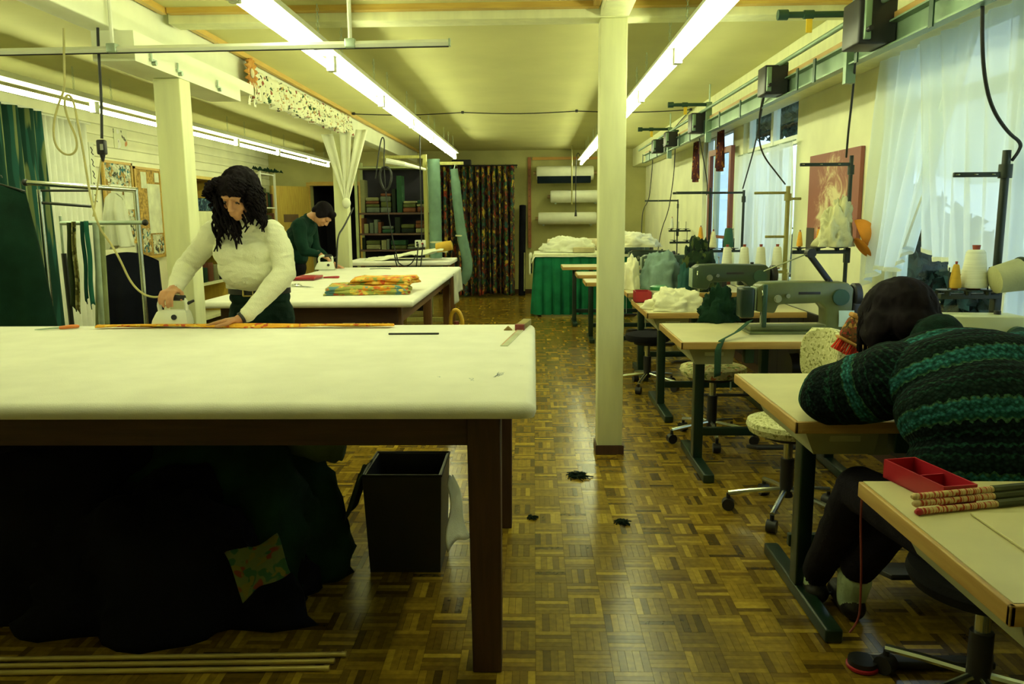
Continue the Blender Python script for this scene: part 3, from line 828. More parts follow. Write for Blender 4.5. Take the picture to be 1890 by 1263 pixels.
ZT = .9055
M_ORANGE = prints('orange_tape_print', (0.75, 0.36, 0.03), [(0.55, 0.10, 0.03), (0.80, 0.55, 0.10)], scale=30, thresh=.55)
b = MB(); b.grid(lambda u, v: (lerp(-2.19, -.695, u), 3.90 + .012 * math.sin(5 * u) + (v - .5) * .05, ZT + .012 + .006 * math.sin(9 * u) * math.cos(v * 3) + .008 * math.sin(math.pi * v)), 60, 6, thick=.006)
solo('orange_ribbon', b, M_ORANGE, 'long orange patterned ribbon lying along the far edge of the white table', 'ribbon')
solo('black_rod', MB().rbox((-.56, 3.65, ZT + .004), (.235, .012, .008), .002), M_BLACK, 'thin black rod lying on the white table', 'rod')
t = thing('plastic_ruler', 'pale clear ruler at the far right corner of the white table', 'ruler', (-.08, 3.66, ZT))
part(t, 'blade', rotm(MB().b2((-.016, -.36, 0), (.016, .36, .004)), Matrix.Rotation(math.radians(-7.5), 3, 'Z')), mat('pale_plastic', (.66, .70, .52), rough=.25), smooth=False)
part(t, 'red_scale_line', rotm(MB().b2((-.012, -.35, .0042), (-.010, .35, .0046)), Matrix.Rotation(math.radians(-7.5), 3, 'Z')), mat('red_print', (.5, .08, .05)), smooth=False)
t = thing('whetstone_block', 'small wooden block with dark red end beside the clear ruler', 'block', (-.055, 3.86, ZT))
R12 = Matrix.Rotation(math.radians(-9), 3, 'Z')
part(t, 'body', rotm(MB().rbox((0, .03, .014), (.042, .20, .028), .003), R12), mat('olive_wood', (.30, .25, .08), rough=.6))
part(t, 'end_cap', rotm(MB().rbox((0, -.085, .014), (.044, .035, .030), .003), R12), mat('dark_red_paint', (.20, .03, .03), rough=.5))
solo('brown_chalk', bevel(MB().prism([(-.022, 0), (.022, 0), (0, .02)], .03, c=(-.125, 3.78, ZT)), .002, 1), mat('brown_chalk', (.30, .20, .06), rough=.9), 'small brown triangle of chalk left of the clear ruler', 'chalk')
t = thing('snips', 'small orange-handled snips at the left end of the white table', 'snips', (-2.37, 3.88, ZT), math.radians(20))
part(t, 'handle', MB().tube([(0, 0, .008), (.05, .02, .012), (.09, .01, .01), (.05, -.015, .012), (0, 0, .008)], .008, n=8, smooth=2), mat('orange_plastic', (.72, .20, .03), rough=.4))
part(t, 'blade', MB().add([(0, -.006, .004), (-.08, -.03, .004), (-.10, -.05, .008), (0, .008, .004), (0, -.006, .012), (-.08, -.03, .012), (-.10, -.05, .012), (0, .008, .012)], [(3,2,1,0),(4,5,6,7),(0,1,5,4),(1,2,6,5),(2,3,7,6),(3,0,4,7)]), M_STEEL, smooth=False)

def iron(loc, rz, label, s=1.0):
    t = thing('steam_iron', label, 'iron', loc, rz)
    # sole outline (x = length, tip at -x)
    def outline(w, L0, L1, n=9):
        pts = []
        for k in range(n + 1):
            u = k / n; x = lerp(L0, L1, u); ww = w * min(1, (u * 1.6 + .02) ** .6)
            pts.append((x, ww))
        return pts
    def loft(levels):
        b = MB(); vs = []; cnt = None
        for z, w, L0, L1 in levels:
            o = outline(w, L0, L1); ring = [(x * s, y * s, z * s) for x, y in o] + [(x * s, -y * s, z * s) for x, y in reversed(o)]
            vs += ring; cnt = len(ring)
        fs = []
        for j in range(len(levels) - 1):
            for i in range(cnt): fs.append((j*cnt+i, (j*cnt)+(i+1)%cnt, (j+1)*cnt+(i+1)%cnt, (j+1)*cnt+i))
        fs += [tuple(range(cnt-1,-1,-1)), tuple(range((len(levels)-1)*cnt, len(levels)*cnt))]
        return b.add(vs, fs)
    part(t, 'soleplate', loft([(0, .052, -.11, .095), (.010, .054, -.112, .096)]), M_CHROME)
    part(t, 'shell', loft([(.011, .050, -.105, .095), (.035, .047, -.098, .094), (.075, .036, -.075, .088), (.088, .028, -.06, .080)]), M_WHITE)
    h = MB().tube([(-.055*s, 0, .085*s), (-.06*s, 0, .125*s), (-.03*s, 0, .15*s), (.05*s, 0, .15*s), (.08*s, 0, .135*s), (.078*s, 0, .085*s)], .012 * s, n=8, smooth=2)
    part(t, 'handle', h, M_WHITE)
    part(t, 'black_grip', MB().cyl((-.0*s, 0, .151*s), (.075*s, 0, .148*s), .0155*s, n=10), M_BLACK)
    part(t, 'dial', MB().cyl((.03*s, -.046*s, .055*s), (.03*s, -.052*s, .055*s), .014*s, n=12), M_BLACK)
    part(t, 'cord_sleeve', MB().cyl((.085*s, 0, .12*s), (.12*s, 0, .135*s), .009*s, .006*s, n=8), M_BLACK)
    return t
iron((-1.835, 3.955, ZT), math.radians(4), 'white steam iron held by the woman in the white sweater', .98)

# ------------------------------------------------------------------ under the near table
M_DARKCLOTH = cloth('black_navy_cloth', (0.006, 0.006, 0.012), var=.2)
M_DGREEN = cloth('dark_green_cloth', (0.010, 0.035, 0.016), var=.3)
t = thing('cloth_heap', 'heap of dark cloth enlarged to fill the shade under the white cutting table', 'cloth', (-1.9, 3.05, 0))  # real dark pile, made bigger and near black to fill the table's shade
part(t, 'shade_fill_bundle', heap((-2.0, 3.0, 0), (.85, .42, .74), 3, .16), M_DARKCLOTH, smooth='all', w=True)
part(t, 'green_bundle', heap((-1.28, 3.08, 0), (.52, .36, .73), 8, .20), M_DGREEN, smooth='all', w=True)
part(t, 'shade_fill_drape', heap((-1.42, 2.78, 0), (.56, .28, .46), 11, .2), M_DARKCLOTH, smooth='all', w=True)
b = MB(); b.grid(lambda u, v: (-1.98 + (u - .5) * .16 * (1 - v), 2.52 + .01 * v, .75 - .075 * v - .01 * math.sin(3 * u)), 8, 6, thick=.003)
part(t, 'pale_corner', b, cloth('pale_olive_cloth', (.30, .30, .14)), smooth='all', w=True)
b = MB().tube([(-1.02, 3.0, .62), (-.90, 2.98, .60), (-.80, 2.97, .56), (-.74, 2.97, .545)], [.05, .07, .065, .05, .035], n=12, smooth=2)
part(t, 'pale_sleeve', b, cloth('grey_green_cloth', (.10, .14, .07)), smooth='all', w=True)
M_FLORALD = prints('dim_floral_print', (0.16, 0.20, 0.08), [(0.25, 0.06, 0.04), (0.05, 0.14, 0.07), (0.22, 0.20, 0.05)], scale=16)
def shf(u, v):
    a = at(415, 1022, y=2.62); bq = at(512, 990, y=2.66); c = at(448, 1108, y=2.50); d = at(535, 1055, y=2.52)
    p = a.lerp(bq, u).lerp(c.lerp(d, u), v)
    return p + Vector((0, .012 * math.sin(u * 9), .012 * math.sin(u * 7 + v * 5)))
solo('floral_cloth', MB().grid(shf, 20, 16, thick=.004), M_FLORALD, 'floral printed cloth hanging from the dark heap under the table', 'cloth', smooth='all')
t = thing('scrap_bin', 'black open scrap bin under the white cutting table', 'bin', (-.535, 3.22, 0))
b = MB(); w0, w1, hb = .145, .160, .42
vs = []
for z, w, d in ((0, w0, .14), (hb, w1, .16), (hb, w1 - .012, .148), (.02, w0 - .012, .128)):
    vs += [(-w, -d, z), (w, -d, z), (w, d, z), (-w, d, z)]
fs = [(3, 2, 1, 0)] + [(j*4+i, j*4+(i+1)%4, (j+1)*4+(i+1)%4, (j+1)*4+i) for j in range(3) for i in range(4)] + [(12, 13, 14, 15)]
b.add(vs, fs); part(t, 'tub', b, M_BLACK, smooth=False)
part(t, 'rim', MB().tube([(-w1, -.16, hb), (w1, -.16, hb), (w1, .16, hb), (-w1, .16, hb), (-w1, -.16, hb)], .006, n=6), M_BLACK)
b = MB(); b.grid(lambda u, v: (-.70 - .07 * v + .015 * math.sin(7 * u), 3.02 + u * .22, .44 - .20 * v + .02 * math.sin(6 * u)), 14, 10, thick=.005)
solo('dark_rag', b, cloth('dark_olive_cloth', (.035, .05, .025)), 'dark olive rag hanging over the left rim of the black bin', 'rag', smooth='all')
b = MB(); b.grid(lambda u, v: (-.352 + .075 * v * u + .012 * math.sin(6 * v), 3.05 + u * .20, .38 - .28 * v + .02 * math.sin(5 * u)), 14, 12, thick=.004)
solo('white_rag', b, cloth('off_white_cloth', (.62, .62, .48)), 'off-white rag hanging over the right side of the black bin', 'rag', smooth='all')
M_BRASS = mat('brass_rod', (.66, .54, .18), rough=.3, metal=.45, var=.1)
for yy, xe, l in ((2.415, -.635, 'farthest of the three brass rods on the floor under the table'), (2.375, -.665, 'middle of the three brass rods on the floor under the table'), (2.335, -.672, 'nearest of the three brass rods on the floor under the table')):
    t = thing('brass_rod', l, 'rod', (-1.3, yy, 0), math.radians(2.2), 'brass rods under the table')
    part(t, 'rod', MB().cyl((-1.0, 0, .009), (xe + 1.3, 0, .009), .009, n=10), M_BRASS)
    part(t, 'end_cap', MB().cyl((xe + 1.29, 0, .009), (xe + 1.306, 0, .009), .0105, n=10), M_BRASS)
M_LINT = cloth('dark_green_lint', (.006, .016, .010))
def lint(px, py, r, seed, label):
    p = at(px, py, z=0.0); rng = random.Random(seed); b = heap((p.x, p.y, 0), (r, r * .8, r * .45), seed, .5, 24, 10, k=2.5)
    for _ in range(14):
        a = rng.random() * 6.28; l = r * (1.2 + rng.random() * .7)
        b.tube([(p.x, p.y, .01), (p.x + math.cos(a) * l * .6, p.y + math.sin(a) * l * .6, .012), (p.x + math.cos(a + .4) * l, p.y + math.sin(a + .4) * l, .003)], .003, n=4, smooth=1)
    solo('lint_tuft', b, M_LINT, label, 'lint', 'lint on the floor')
lint(1066, 880, .05, 4, 'largest dark tuft of lint on the floor by the post')
lint(982, 957, .018, 5, 'tiny dark tuft of lint beside the leg of the white table')
lint(1150, 966, .026, 6, 'small dark tuft of lint in front of the post')

# ------------------------------------------------------------------ hanging rail over the near table
def hose_rail():
    a, c = Vector((-3.3, 4.22, 2.302)), Vector((-.40, 3.95, 2.262))
    t = thing('hanging_rail', 'white metal rail hung on rods above the cutting table', 'rail', (-1.8, 4.1, 2.26))
    part(t, 'rail', MB().tube([a, c], .017, n=4), M_WHITE, smooth=False, w=True)
    part(t, 'slot', MB().tube([a + Vector((0, -.001, -.017)), c + Vector((0, -.001, -.017))], .004, n=4), M_BLACK, smooth=False, w=True)
    part(t, 'end_cap', MB().box(c + Vector((.004, 0, 0)), (.008, .034, .034)), M_STEEL, smooth=False, w=True)
    for x in (-2.10, -.88):
        y = lerp(a.y, c.y, (x - a.x) / (c.x - a.x)); z = lerp(a.z, c.z, (x - a.x) / (c.x - a.x))
        part(t, 'hanger_rod', MB().cyl((x, y, z), (x, y, ZC), .010, n=8), M_WHITE, w=True)
        part(t, 'clamp', MB().rbox((x, y, z + .005), (.05, .045, .045), .006), M_STEEL, w=True)
hose_rail()
M_BEIGECORD = mat('beige_fabric_cord', (.50, .45, .20), rough=.8, var=.1)
cable('iron_cable', [at(p[0], p[1], y=4.09) for p in ((118,52),(118,110),(120,165),(108,190),(98,230),(100,265),(115,284),(132,287),(143,275),(140,250),(125,220),(118,190),(124,172),(136,185),(144,230),(152,270),(160,320),(168,370),(182,420),(205,450),(222,480),(240,520),(262,543),(285,550),(303,545))], .0055, 'beige cord looped above and running down to the steam iron', M_BEIGECORD)
cable('power_cable', [at(p[0], p[1], y=4.15) for p in ((176,-30),(180,30),(181,80),(184,130),(187,180),(188,240),(188,256))], .007, 'black cable hanging from the ceiling to an inline switch', sm=2)
p = at(188, 272, y=4.15)
t = thing('inline_switch', 'black inline switch hanging at the end of the black cable', 'switch', p - Vector((0, 0, .06)))
part(t, 'body', MB().rbox((0, 0, .06), (.045, .032, .075), .008), M_BLACK)
part(t, 'strain_relief', MB().cyl((0, 0, .025), (0, 0, -.01), .015, .006, n=10), M_BLACK)
part(t, 'rocker', MB().box((.008, -.017, .06), (.014, .006, .03)), mat('grey_plastic', (.4, .42, .35)), smooth=False)
cable('switch_cable', [at(p[0], p[1], y=4.15) for p in ((187,293),(182,330),(178,360),(172,400))], .004, 'thin grey cord running down from the inline switch', M_BEIGECORD, sm=2)

# ------------------------------------------------------------------ second cutting table and what lies on it
M_BROWN2 = wood('mid_brown_table_wood', (0.20, 0.095, 0.035), (0.13, 0.06, 0.022), axis=2)
def second_table():
    t = thing('cutting_table', 'second white-topped cutting table behind the woman ironing', 'table', (-1.5, 6.9, 0))
    part(t, 'padded_cover', MB().rbox((-1.51, 6.91, .88), (1.44, 3.50, .045), .02), M_PADCLOTH, w=True)
    part(t, 'apron', MB().b2((-2.12, 5.30, .74), (-.92, 5.33, .857)), M_BROWNX, smooth=False, w=True)
    part(t, 'apron', MB().b2((-2.12, 8.44, .74), (-.92, 8.47, .857)), M_BROWNX, smooth=False, w=True)
    part(t, 'apron', MB().b2((-.925, 5.33, .74), (-.895, 8.44, .857)), M_BROWN2, smooth=False, w=True)
    part(t, 'apron', MB().b2((-2.13, 5.33, .74), (-2.10, 8.44, .857)), M_BROWN2, smooth=False, w=True)
    for lx, ly in ((-.93, 5.36), (-2.09, 5.36), (-.93, 8.41), (-2.09, 8.41), (-.93, 6.9), (-2.09, 6.9)):
        part(t, 'leg', MB().rbox((lx, ly, .43), (.07, .07, .856), .004), M_BROWN2, w=True)
second_table()
ZT2 = .9035
M_FLOR = prints('bright_floral_print', (0.36, 0.38, 0.10), [(0.72, 0.30, 0.03), (0.12, 0.26, 0.30), (0.60, 0.12, 0.04), (0.70, 0.52, 0.10)], scale=9, detail=2)
M_FLOR2 = prints('orange_floral_print', (0.75, 0.36, 0.05), [(0.60, 0.10, 0.03), (0.30, 0.36, 0.10), (0.80, 0.55, 0.12)], scale=11, detail=2)
def folded(c, w, d, n, th, seed, rz):
    """stack of folded cloth layers with soft edges"""
    out = []
    rng = random.Random(seed)
    for i in range(n):
        b = MB()
        ww, dd = w * (1 - .04 * rng.random()), d * (1 - .05 * rng.random())
        R = Matrix.Rotation(rz + (rng.random() - .5) * .12, 3, 'Z'); z0 = c[2] + i * th
        def f(u, v, z0=z0, ww=ww, dd=dd, R=R, i=i):
            x, y = (u - .5) * ww, (v - .5) * dd
            ex = min(u, 1 - u) * ww; ey = min(v, 1 - v) * dd
            dome = th * .85 * min(1, (min(ex, ey) / .012) ** .5) if min(ex, ey) > 0 else 0
            z = z0 + dome + .35 * th * fb((x, y, i), 5, seed)
            x += .012 * math.sin(9 * v + i); y += .012 * math.sin(11 * u + i * 2)
            return Vector((c[0], c[1], 0)) + R @ Vector((x, y, 0)) + Vector((0, 0, max(z, c[2] + i * th * .7)))
        b.grid(f, 26, 20, thick=th * .55)
        out.append(b)
    return out
t = thing('folded_cloth', 'folded green and blue floral cloth on the second cutting table', 'cloth', (-1.22, 5.72, ZT2))
for b in folded((-1.20, 5.75, ZT2 + .008), .60, .42, 3, .018, 4, .12): part(t, 'layer', b, M_FLOR, smooth='all', w=True)
t = thing('folded_cloth', 'orange floral cloth lying on the green floral cloth', 'cloth', (-1.1, 5.85, ZT2 + .06))
for b in folded((-1.10, 5.85, ZT2 + .066), .46, .34, 2, .022, 9, -.1): part(t, 'layer', b, M_FLOR2, smooth='all', w=True)
M_RED = mat('red_plastic', (.40, .012, .030), rough=.35, var=.1)
p = at(569, 516, z=ZT2)
t = thing('tool_case', 'flat red case on the second cutting table', 'case', (p.x, p.y, ZT2))
part(t, 'lid', MB().rbox((0, 0, .022), (.19, .30, .016), .006), M_RED); part(t, 'base', MB().rbox((0, 0, .008), (.185, .295, .014), .005), mat('dark_red_paint', (.20, .03, .03)))
def scissors(px, py, rz, label, hm):
    p = at(px, py, z=ZT2)
    t = thing('scissors', label, 'scissors', (p.x, p.y, ZT2), rz)
    for s in (-1, 1):
        part(t, 'handle', MB().tube([(0, 0, .008), (.05, s * .012, .01), (.10, s * .045, .01), (.14, s * .03, .01), (.12, s * .008, .01), (.05, s * .012, .01)], .008, n=6, smooth=2), hm)
        part(t, 'blade', MB().add([(0, -.008, .004), (-.16, s * .014, .004), (0, .008, .004), (0, -.008, .009), (-.16, s * .014, .007), (0, .008, .009)], [(2,1,0),(3,4,5),(0,1,4,3),(1,2,5,4),(2,0,3,5)]), M_CHROME, smooth=False)
    part(t, 'screw', MB().cyl((0, 0, .004), (0, 0, .014), .008, n=10), M_CHROME)
scissors(597, 514, .2, 'red-handled scissors beside the flat red case', M_RED)
scissors(556, 530, 2.4, 'steel scissors lying in front of the flat red case', M_CHROME)
p = at(533, 519, z=ZT2)
t = thing('pin_cushion', 'small red pin cushion near the left edge of the second table', 'pin cushion', (p.x, p.y, ZT2))
part(t, 'cushion', MB().ell((0, 0, .022), (.04, .04, .022)), M_RED)
for a in range(6): part(t, 'pin', MB().cyl((.018 * math.cos(a), .018 * math.sin(a), .03), (.035 * math.cos(a), .035 * math.sin(a), .07), .0018, n=5), M_CHROME)
p = at(600, 499, z=ZT2)
iron((p.x, p.y, ZT2), math.radians(20), 'white iron under the hand of the person in dark green', 1.0)
p = at(700, 497, z=ZT2)
b = MB().tube([(p.x - .1, p.y, ZT2 + .004), (p.x, p.y + .03, ZT2 + .006), (p.x + .12, p.y, ZT2 + .004)], .004, n=5, smooth=2)
solo('dark_thread', b, M_RUBBER, 'short dark thread near the far edge of the second table', 'thread')
# cloth hanging over the far right corner, yellow jug on the floor
b = MB(); b.grid(lambda u, v: (-.785 + .03 * math.sin(7 * u) * v, 7.75 + u * .75, .89 - .30 * v * (1 - .25 * u) ), 20, 12, thick=.005)
solo('white_cloth', b, cloth('off_white_cloth', (.62, .62, .48)), 'off-white cloth hanging from the right end of the second table', 'cloth', smooth='all')
def jug():
    p = at(838, 590, y=6.95)
    t = thing('plastic_jug', 'yellow plastic jug with a loop handle beside the second table', 'jug', (p.x + .02, 6.95, 0))
    M_Y = mat('yellow_plastic', (.72, .44, .03), rough=.4)
    part(t, 'body', MB().lathe([(.0, 0), (.085, 0), (.095, .02), (.095, .34), (.085, .42), (.06, .48), (.035, .50)], 20), M_Y)
    part(t, 'handle', MB().tube([(.050, 0, .46), (.055, 0, .54), (.025, 0, .62), (-.015, 0, .635), (-.05, 0, .58), (-.052, 0, .46)], .018, n=8, smooth=2), M_Y)
    part(t, 'spout_cap', MB().cyl((0, 0, .495), (0, 0, .53), .024, n=14), mat('dark_red_paint', (.20, .03, .03)))
jug()
# beam valance with rosette
def valance():
    M_VAL = prints('white_floral_valance', (0.78, 0.78, 0.56), [(0.30, 0.09, 0.05), (0.04, 0.10, 0.04), (0.50, 0.34, 0.14), (.05, .05, .03)], scale=17, thresh=.56, detail=2)
    t = thing('floral_valance', 'gathered floral valance strip fixed along the ceiling beam', 'valance', (-2.08, 7.6, 2.3))
    b = MB()
    b.grid(lambda u, v: (-2.085 + .03 * (.35 + v) * math.sin(u * 150 + 2 * math.sin(u * 23)), lerp(6.02, 9.35, u), lerp(2.535, 2.575, u) - (lerp(.225, .21, u) + .015 * math.sin(u * 40)) * v), 240, 8, thick=.004)
    part(t, 'gathered_cloth', b, M_VAL, smooth='all', w=True)
    M_ROS = mat('orange_rosette_cloth', (.62, .34, .06), rough=.85, col2=(.4, .14, .04), scale=20)
    r = MB()
    r.grid(lambda u, v: (-2.06 - .015 * math.cos(u * 2 * math.pi * 14) * v, 6.0 + math.cos(2 * math.pi * u) * (.035 + .07 * v), 2.49 + math.sin(2 * math.pi * u) * (.035 + .07 * v)), 84, 4, thick=.006)
    ro = part(t, 'rosette', r, M_ROS, smooth='all', w=True)
    part(t, 'rosette_button', MB().ell((-2.05, 6.0, 2.49), (.012, .034, .034)), cloth('cream_cloth', (.7, .62, .4)), w=True)
    for k, dy in enumerate((-.04, .04)):
        part(t, 'ribbon_tail', MB().grid(lambda u, v: (-2.055 + .01 * math.sin(5 * v), 6.0 + dy + (u - .5) * .05 + .02 * v * (1 if k else -1), 2.43 - .17 * v), 5, 10, thick=.003), M_VAL, smooth='all', w=True)
valance()
# white cloth tied in a V on the far left post
def post_drape():
    t = thing('post_drape', 'white cloth strips tied in a V around the far post', 'cloth', (-2.1, 9.1, 1.55))
    Mw = cloth('white_muslin', (.84, .85, .66), var=.04)
    for a, c in (((-2.30, 9.10, 2.36), (-2.11, 9.09, 1.62)), ((-2.09, 9.09, 2.38), (-2.11, 9.09, 1.62)), ((-1.90, 9.06, 2.40), (-2.11, 9.09, 1.62))):
        a, c = Vector(a), Vector(c)
        b = MB(); b.grid(lambda u, v: a.lerp(c, v) + Vector(((u - .5) * lerp(.13, .05, v), -.015 * math.sin(u * 9) - .02, 0)), 10, 16, thick=.004)
        part(t, 'strip', b, Mw, smooth='all', w=True)
    part(t, 'knot', MB().ell((-2.11, 9.06, 1.60), (.05, .035, .06)), Mw, w=True)
post_drape()

# ------------------------------------------------------------------ sewing tables
M_DRAWER = mat('grey_beige_drawer', (0.34, 0.35, 0.20), rough=.5, var=.08)
ZS = .78
def sewing_table(x0, x1, y0, y1, label, drawer=True, leg_x=.17, detail=True):
    t = thing('sewing_table', label, 'table', ((x0 + x1) / 2, (y0 + y1) / 2, 0), 0, 'sewing tables along the window wall')
    th = .04
    part(t, 'tabletop', MB().b2((x0 + .012, y0 + .012, ZS - th + .002), (x1, y1, ZS)), M_LAM, smooth=False, w=True)
    part(t, 'front_edge_band', MB().rbox(((x0 + x1) / 2, y0 + .006, ZS - th / 2), (x1 - x0, .012, th - .001), .003), M_BEECH, w=True)
    part(t, 'side_edge_band', MB().rbox((x0 + .006, (y0 + y1) / 2, ZS - th / 2), (.012, y1 - y0, th - .001), .003), M_BEECHY, w=True)
    if drawer:
        d = MB(); a, b_ = x0 + .05, x0 + .30
        vs = [(a, y0 + .06, ZS - th), (b_, y0 + .06, ZS - th), (b_, y1 - .1, ZS - th), (a, y1 - .1, ZS - th), (a + .045, y0 + .09, ZS - th - .095), (b_ - .005, y0 + .09, ZS - th - .095), (b_ - .005, y1 - .13, ZS - th - .095), (a + .045, y1 - .13, ZS - th - .095)]
        d.add(vs, [(0,1,2,3),(7,6,5,4),(4,5,1,0),(5,6,2,1),(6,7,3,2),(7,4,0,3)])
        dr = part(t, 'drawer', d, M_DRAWER, smooth=False, w=True)
        if detail: part(dr, 'label_plate', MB().b2((a + .09, y0 + .068, ZS - .085), (b_ - .06, y0 + .074, ZS - .06)), mat('pale_label', (.55, .58, .35)), smooth=False).location = -t.location
    yc = (y0 + y1) / 2
    for lx in (x0 + leg_x, x1 - .16):
        part(t, 'leg', MB().rbox((lx, yc - .02, .37), (.055, .075, .735), .006), M_GREENSTEEL, w=True)
        f = MB().rbox((lx, yc - .02, .025), (.06, (y1 - y0) * .92, .05), .008)
        part(t, 'foot', f, M_GREENSTEEL, w=True)
    part(t, 'crossbar', MB().rbox(((x0 + x1) / 2, yc + .12, .16), (x1 - x0 - .33, .03, .05), .004), M_GREENSTEEL, w=True)
    tr = part(t, 'treadle', rotm(MB().rbox((0, 0, 0), (.34, .24, .02), .005), Matrix.Rotation(math.radians(-14), 3, 'X'), ((x0 + x1) / 2 + .1, yc - .08, .12)), M_BLACK, w=True)
    mo = MB().cyl(((x0 + x1) / 2 + .14, yc, .57), ((x0 + x1) / 2 + .34, yc, .57), .085, n=18).box(((x0 + x1) / 2 + .24, yc, .68), (.10, .10, .10)).cyl(((x0 + x1) / 2 + .34, yc, .57), ((x0 + x1) / 2 + .38, yc, .57), .04, n=14)
    m_ = part(t, 'motor', mo, M_BLACK, w=True)
    part(t, 'pitman_rod', MB().cyl(((x0 + x1) / 2 + .15, yc - .02, .14), ((x0 + x1) / 2 + .15, yc, .52), .006, n=6), M_STEEL, w=True)
    part(t, 'switch', MB().rbox((x0 + .38, y0 + .10, ZS - .085), (.05, .06, .085), .005), M_TRUNKD, w=True)
    return t
XE = 1.86
sewing_table(.815, XE, 1.30, 1.95, 'nearest sewing table, with a red tray, at the lower right corner', True, .30)
sewing_table(.845, XE, 2.53, 3.33, 'sewing table where the person in the striped sweater works')
_s2 = bpy.data.objects['sewing_table.001']
_p = at(1612, 808, y=2.80)
part(_s2, 'control_box', MB().rbox((_p.x, 2.80, _p.z), (.085, .12, .10), .012), M_DRAWER, w=True)
sewing_table(.775, XE, 4.17, 4.92, 'sewing table carrying the olive green machine')
sewing_table(.772, XE, 5.44, 6.33, 'sewing table with a cream cloth heap behind the olive machine')
sewing_table(.80, XE, 6.85, 7.60, 'sewing table with the red box on its near edge', detail=False)
sewing_table(.515, 1.80, 7.95, 8.45, 'third last sewing table, its end showing left of the post', detail=False, drawer=False)
sewing_table(.487, 1.80, 8.95, 9.50, 'second last sewing table, its end showing left of the post', detail=False, drawer=False)
sewing_table(.368, 1.80, 10.35, 10.95, 'last sewing table in front of the green skirted table', detail=False, drawer=False)

# ------------------------------------------------------------------ sewing machine heads
def machine(loc, label, cm, s=1.0, extra=False, note=False, L=.53, drive=True):
    t = thing('sewing_machine', label, 'sewing machine', loc, 0, 'industrial sewing machines')
    k = L / .53
    pr = [(-.09,.012),(.47,.012),(.475,.25),(.44,.285),(.10,.290),(-.02,.286),(-.055,.265),(-.058,.125),(.045,.115),(.065,.165),(.29,.172),(.325,.14),(.33,.045),(-.09,.04)]
    body = bevel(MB().prism([(x * k * s, z * s) for x, z in pr], .13 * s), .012 * s, 2)
    part(t, 'body', body, cm)
    part(t, 'bed_plate', MB().rbox((.19 * k * s, -.005, .007), (.58 * k * s, .18 * s, .014), .003), cm)
    part(t, 'face_plate', MB().rbox((-.061 * k * s, 0, .195 * s), (.012, .10 * s, .13 * s), .004), M_STEEL)
    part(t, 'needle_bar', MB().cyl((-.005, 0, .13 * s), (-.005, 0, .05 * s), .006, n=8), M_CHROME)
    part(t, 'needle', MB().cyl((-.005, 0, .055 * s), (-.005, 0, .018), .0016, n=5), M_CHROME)
    part(t, 'presser_foot', MB().rbox((-.005, -.012, .022), (.022, .05, .008), .002).cyl((-.015, .0, .03), (-.015, 0, .13 * s), .005, n=6), M_CHROME)
    hw = MB().lathe([(.02, -.03), (.062, -.03), (.072, -.022), (.072, .008), (.060, .014), (.03, .006), (.018, .02)], 24, M=Matrix.Rotation(math.radians(90), 3, 'Y') @ Matrix.Scale(s, 3), c=(.515 * k * s, 0, .205 * s))
    part(t, 'handwheel', hw, M_BLACK)
    td = MB().cyl((.05 * s, -.065 * s, .20 * s), (.05 * s, -.10 * s, .20 * s), .016 * s, n=12).cyl((.05 * s, -.085 * s, .20 * s), (.05 * s, -.09 * s, .20 * s), .022 * s, n=12)
    part(t, 'tension_dial', td, M_CHROME)
    part(t, 'tension_dial', MB().cyl((.105 * s, -.065 * s, .215 * s), (.105 * s, -.095 * s, .215 * s), .012 * s, n=12), M_CHROME)
    part(t, 'stitch_dial', MB().cyl((.40 * k * s, -.062 * s, .205 * s), (.40 * k * s, -.085 * s, .205 * s), .045 * s, n=20), M_TRUNKD)
    part(t, 'name_plate', MB().rbox((.23 * k * s, -.066 * s, .228 * s), (.12 * s, .004, .014 * s), .001), M_BLACK)
    part(t, 'thread_guide', MB().cyl((.13 * s, 0, .285 * s), (.13 * s, 0, .34 * s), .004, n=6).cyl((.13 * s, -.02, .335 * s), (.13 * s, .02, .335 * s), .006, n=6), M_CHROME)
    part(t, 'oil_cap', MB().cyl((.36 * k * s, 0, .285 * s), (.36 * k * s, 0, .30 * s), .012 * s, n=10), M_BLACK)
    part(t, 'take_up_lever', MB().tube([(-.03 * s, -.055 * s, .19 * s), (-.035 * s, -.09 * s, .22 * s), (-.03 * s, -.075 * s, .245 * s)], .004, n=6), M_CHROME)
    if extra:   # pulling arm and rear guide
        part(t, 'puller_arm', rotm(MB().rbox((0, 0, 0), (.215, .03, .032), .008), Matrix.Rotation(math.radians(52), 3, 'Y'), (.315, .03, .355)), M_BLACK)
        part(t, 'puller_joint', MB().cyl((.255, -.0, .445), (.255, .06, .445), .026, n=14), M_BLACK)
        part(t, 'guide_rod', MB().cyl((.25, .03, .445), (.0, .03, .345), .004, n=6), M_CHROME)
        part(t, 'head_lever', MB().rbox((-.02, -.085, .16), (.024, .02, .24), .006), M_TRUNKD)
        part(t, 'roller_bracket', MB().rbox((-.11, -.02, .175), (.08, .11, .17), .015), M_GREENSTEEL)
    if note:
        part(t, 'paper_note', MB().grid(lambda u, v: (.395 + u * .085, -.069 - .008 * math.sin(v * 2), .13 - .09 * v), 4, 6, thick=.001), mat('pale_blue_paper', (.52, .66, .60)), smooth=False)
    if drive:
        part(t, 'belt_guard', MB().rbox((.50 * k * s, .0, .09 * s), (.05, .13 * s, .16 * s), .012), M_BLACK)
    return t
M_OLIVE = mat('olive_green_enamel', (0.105, 0.125, 0.045), rough=.35, var=.1, scale=10)
M_CREAM = mat('cream_enamel', (0.52, 0.54, 0.30), rough=.3, var=.05)
M_DKG = mat('dark_machine_green', (0.03, 0.055, 0.03), rough=.35, var=.12)
machine((1.30, 4.52, ZS), 'olive green sewing machine with a pale blue note', M_OLIVE, 1.0, True, True)
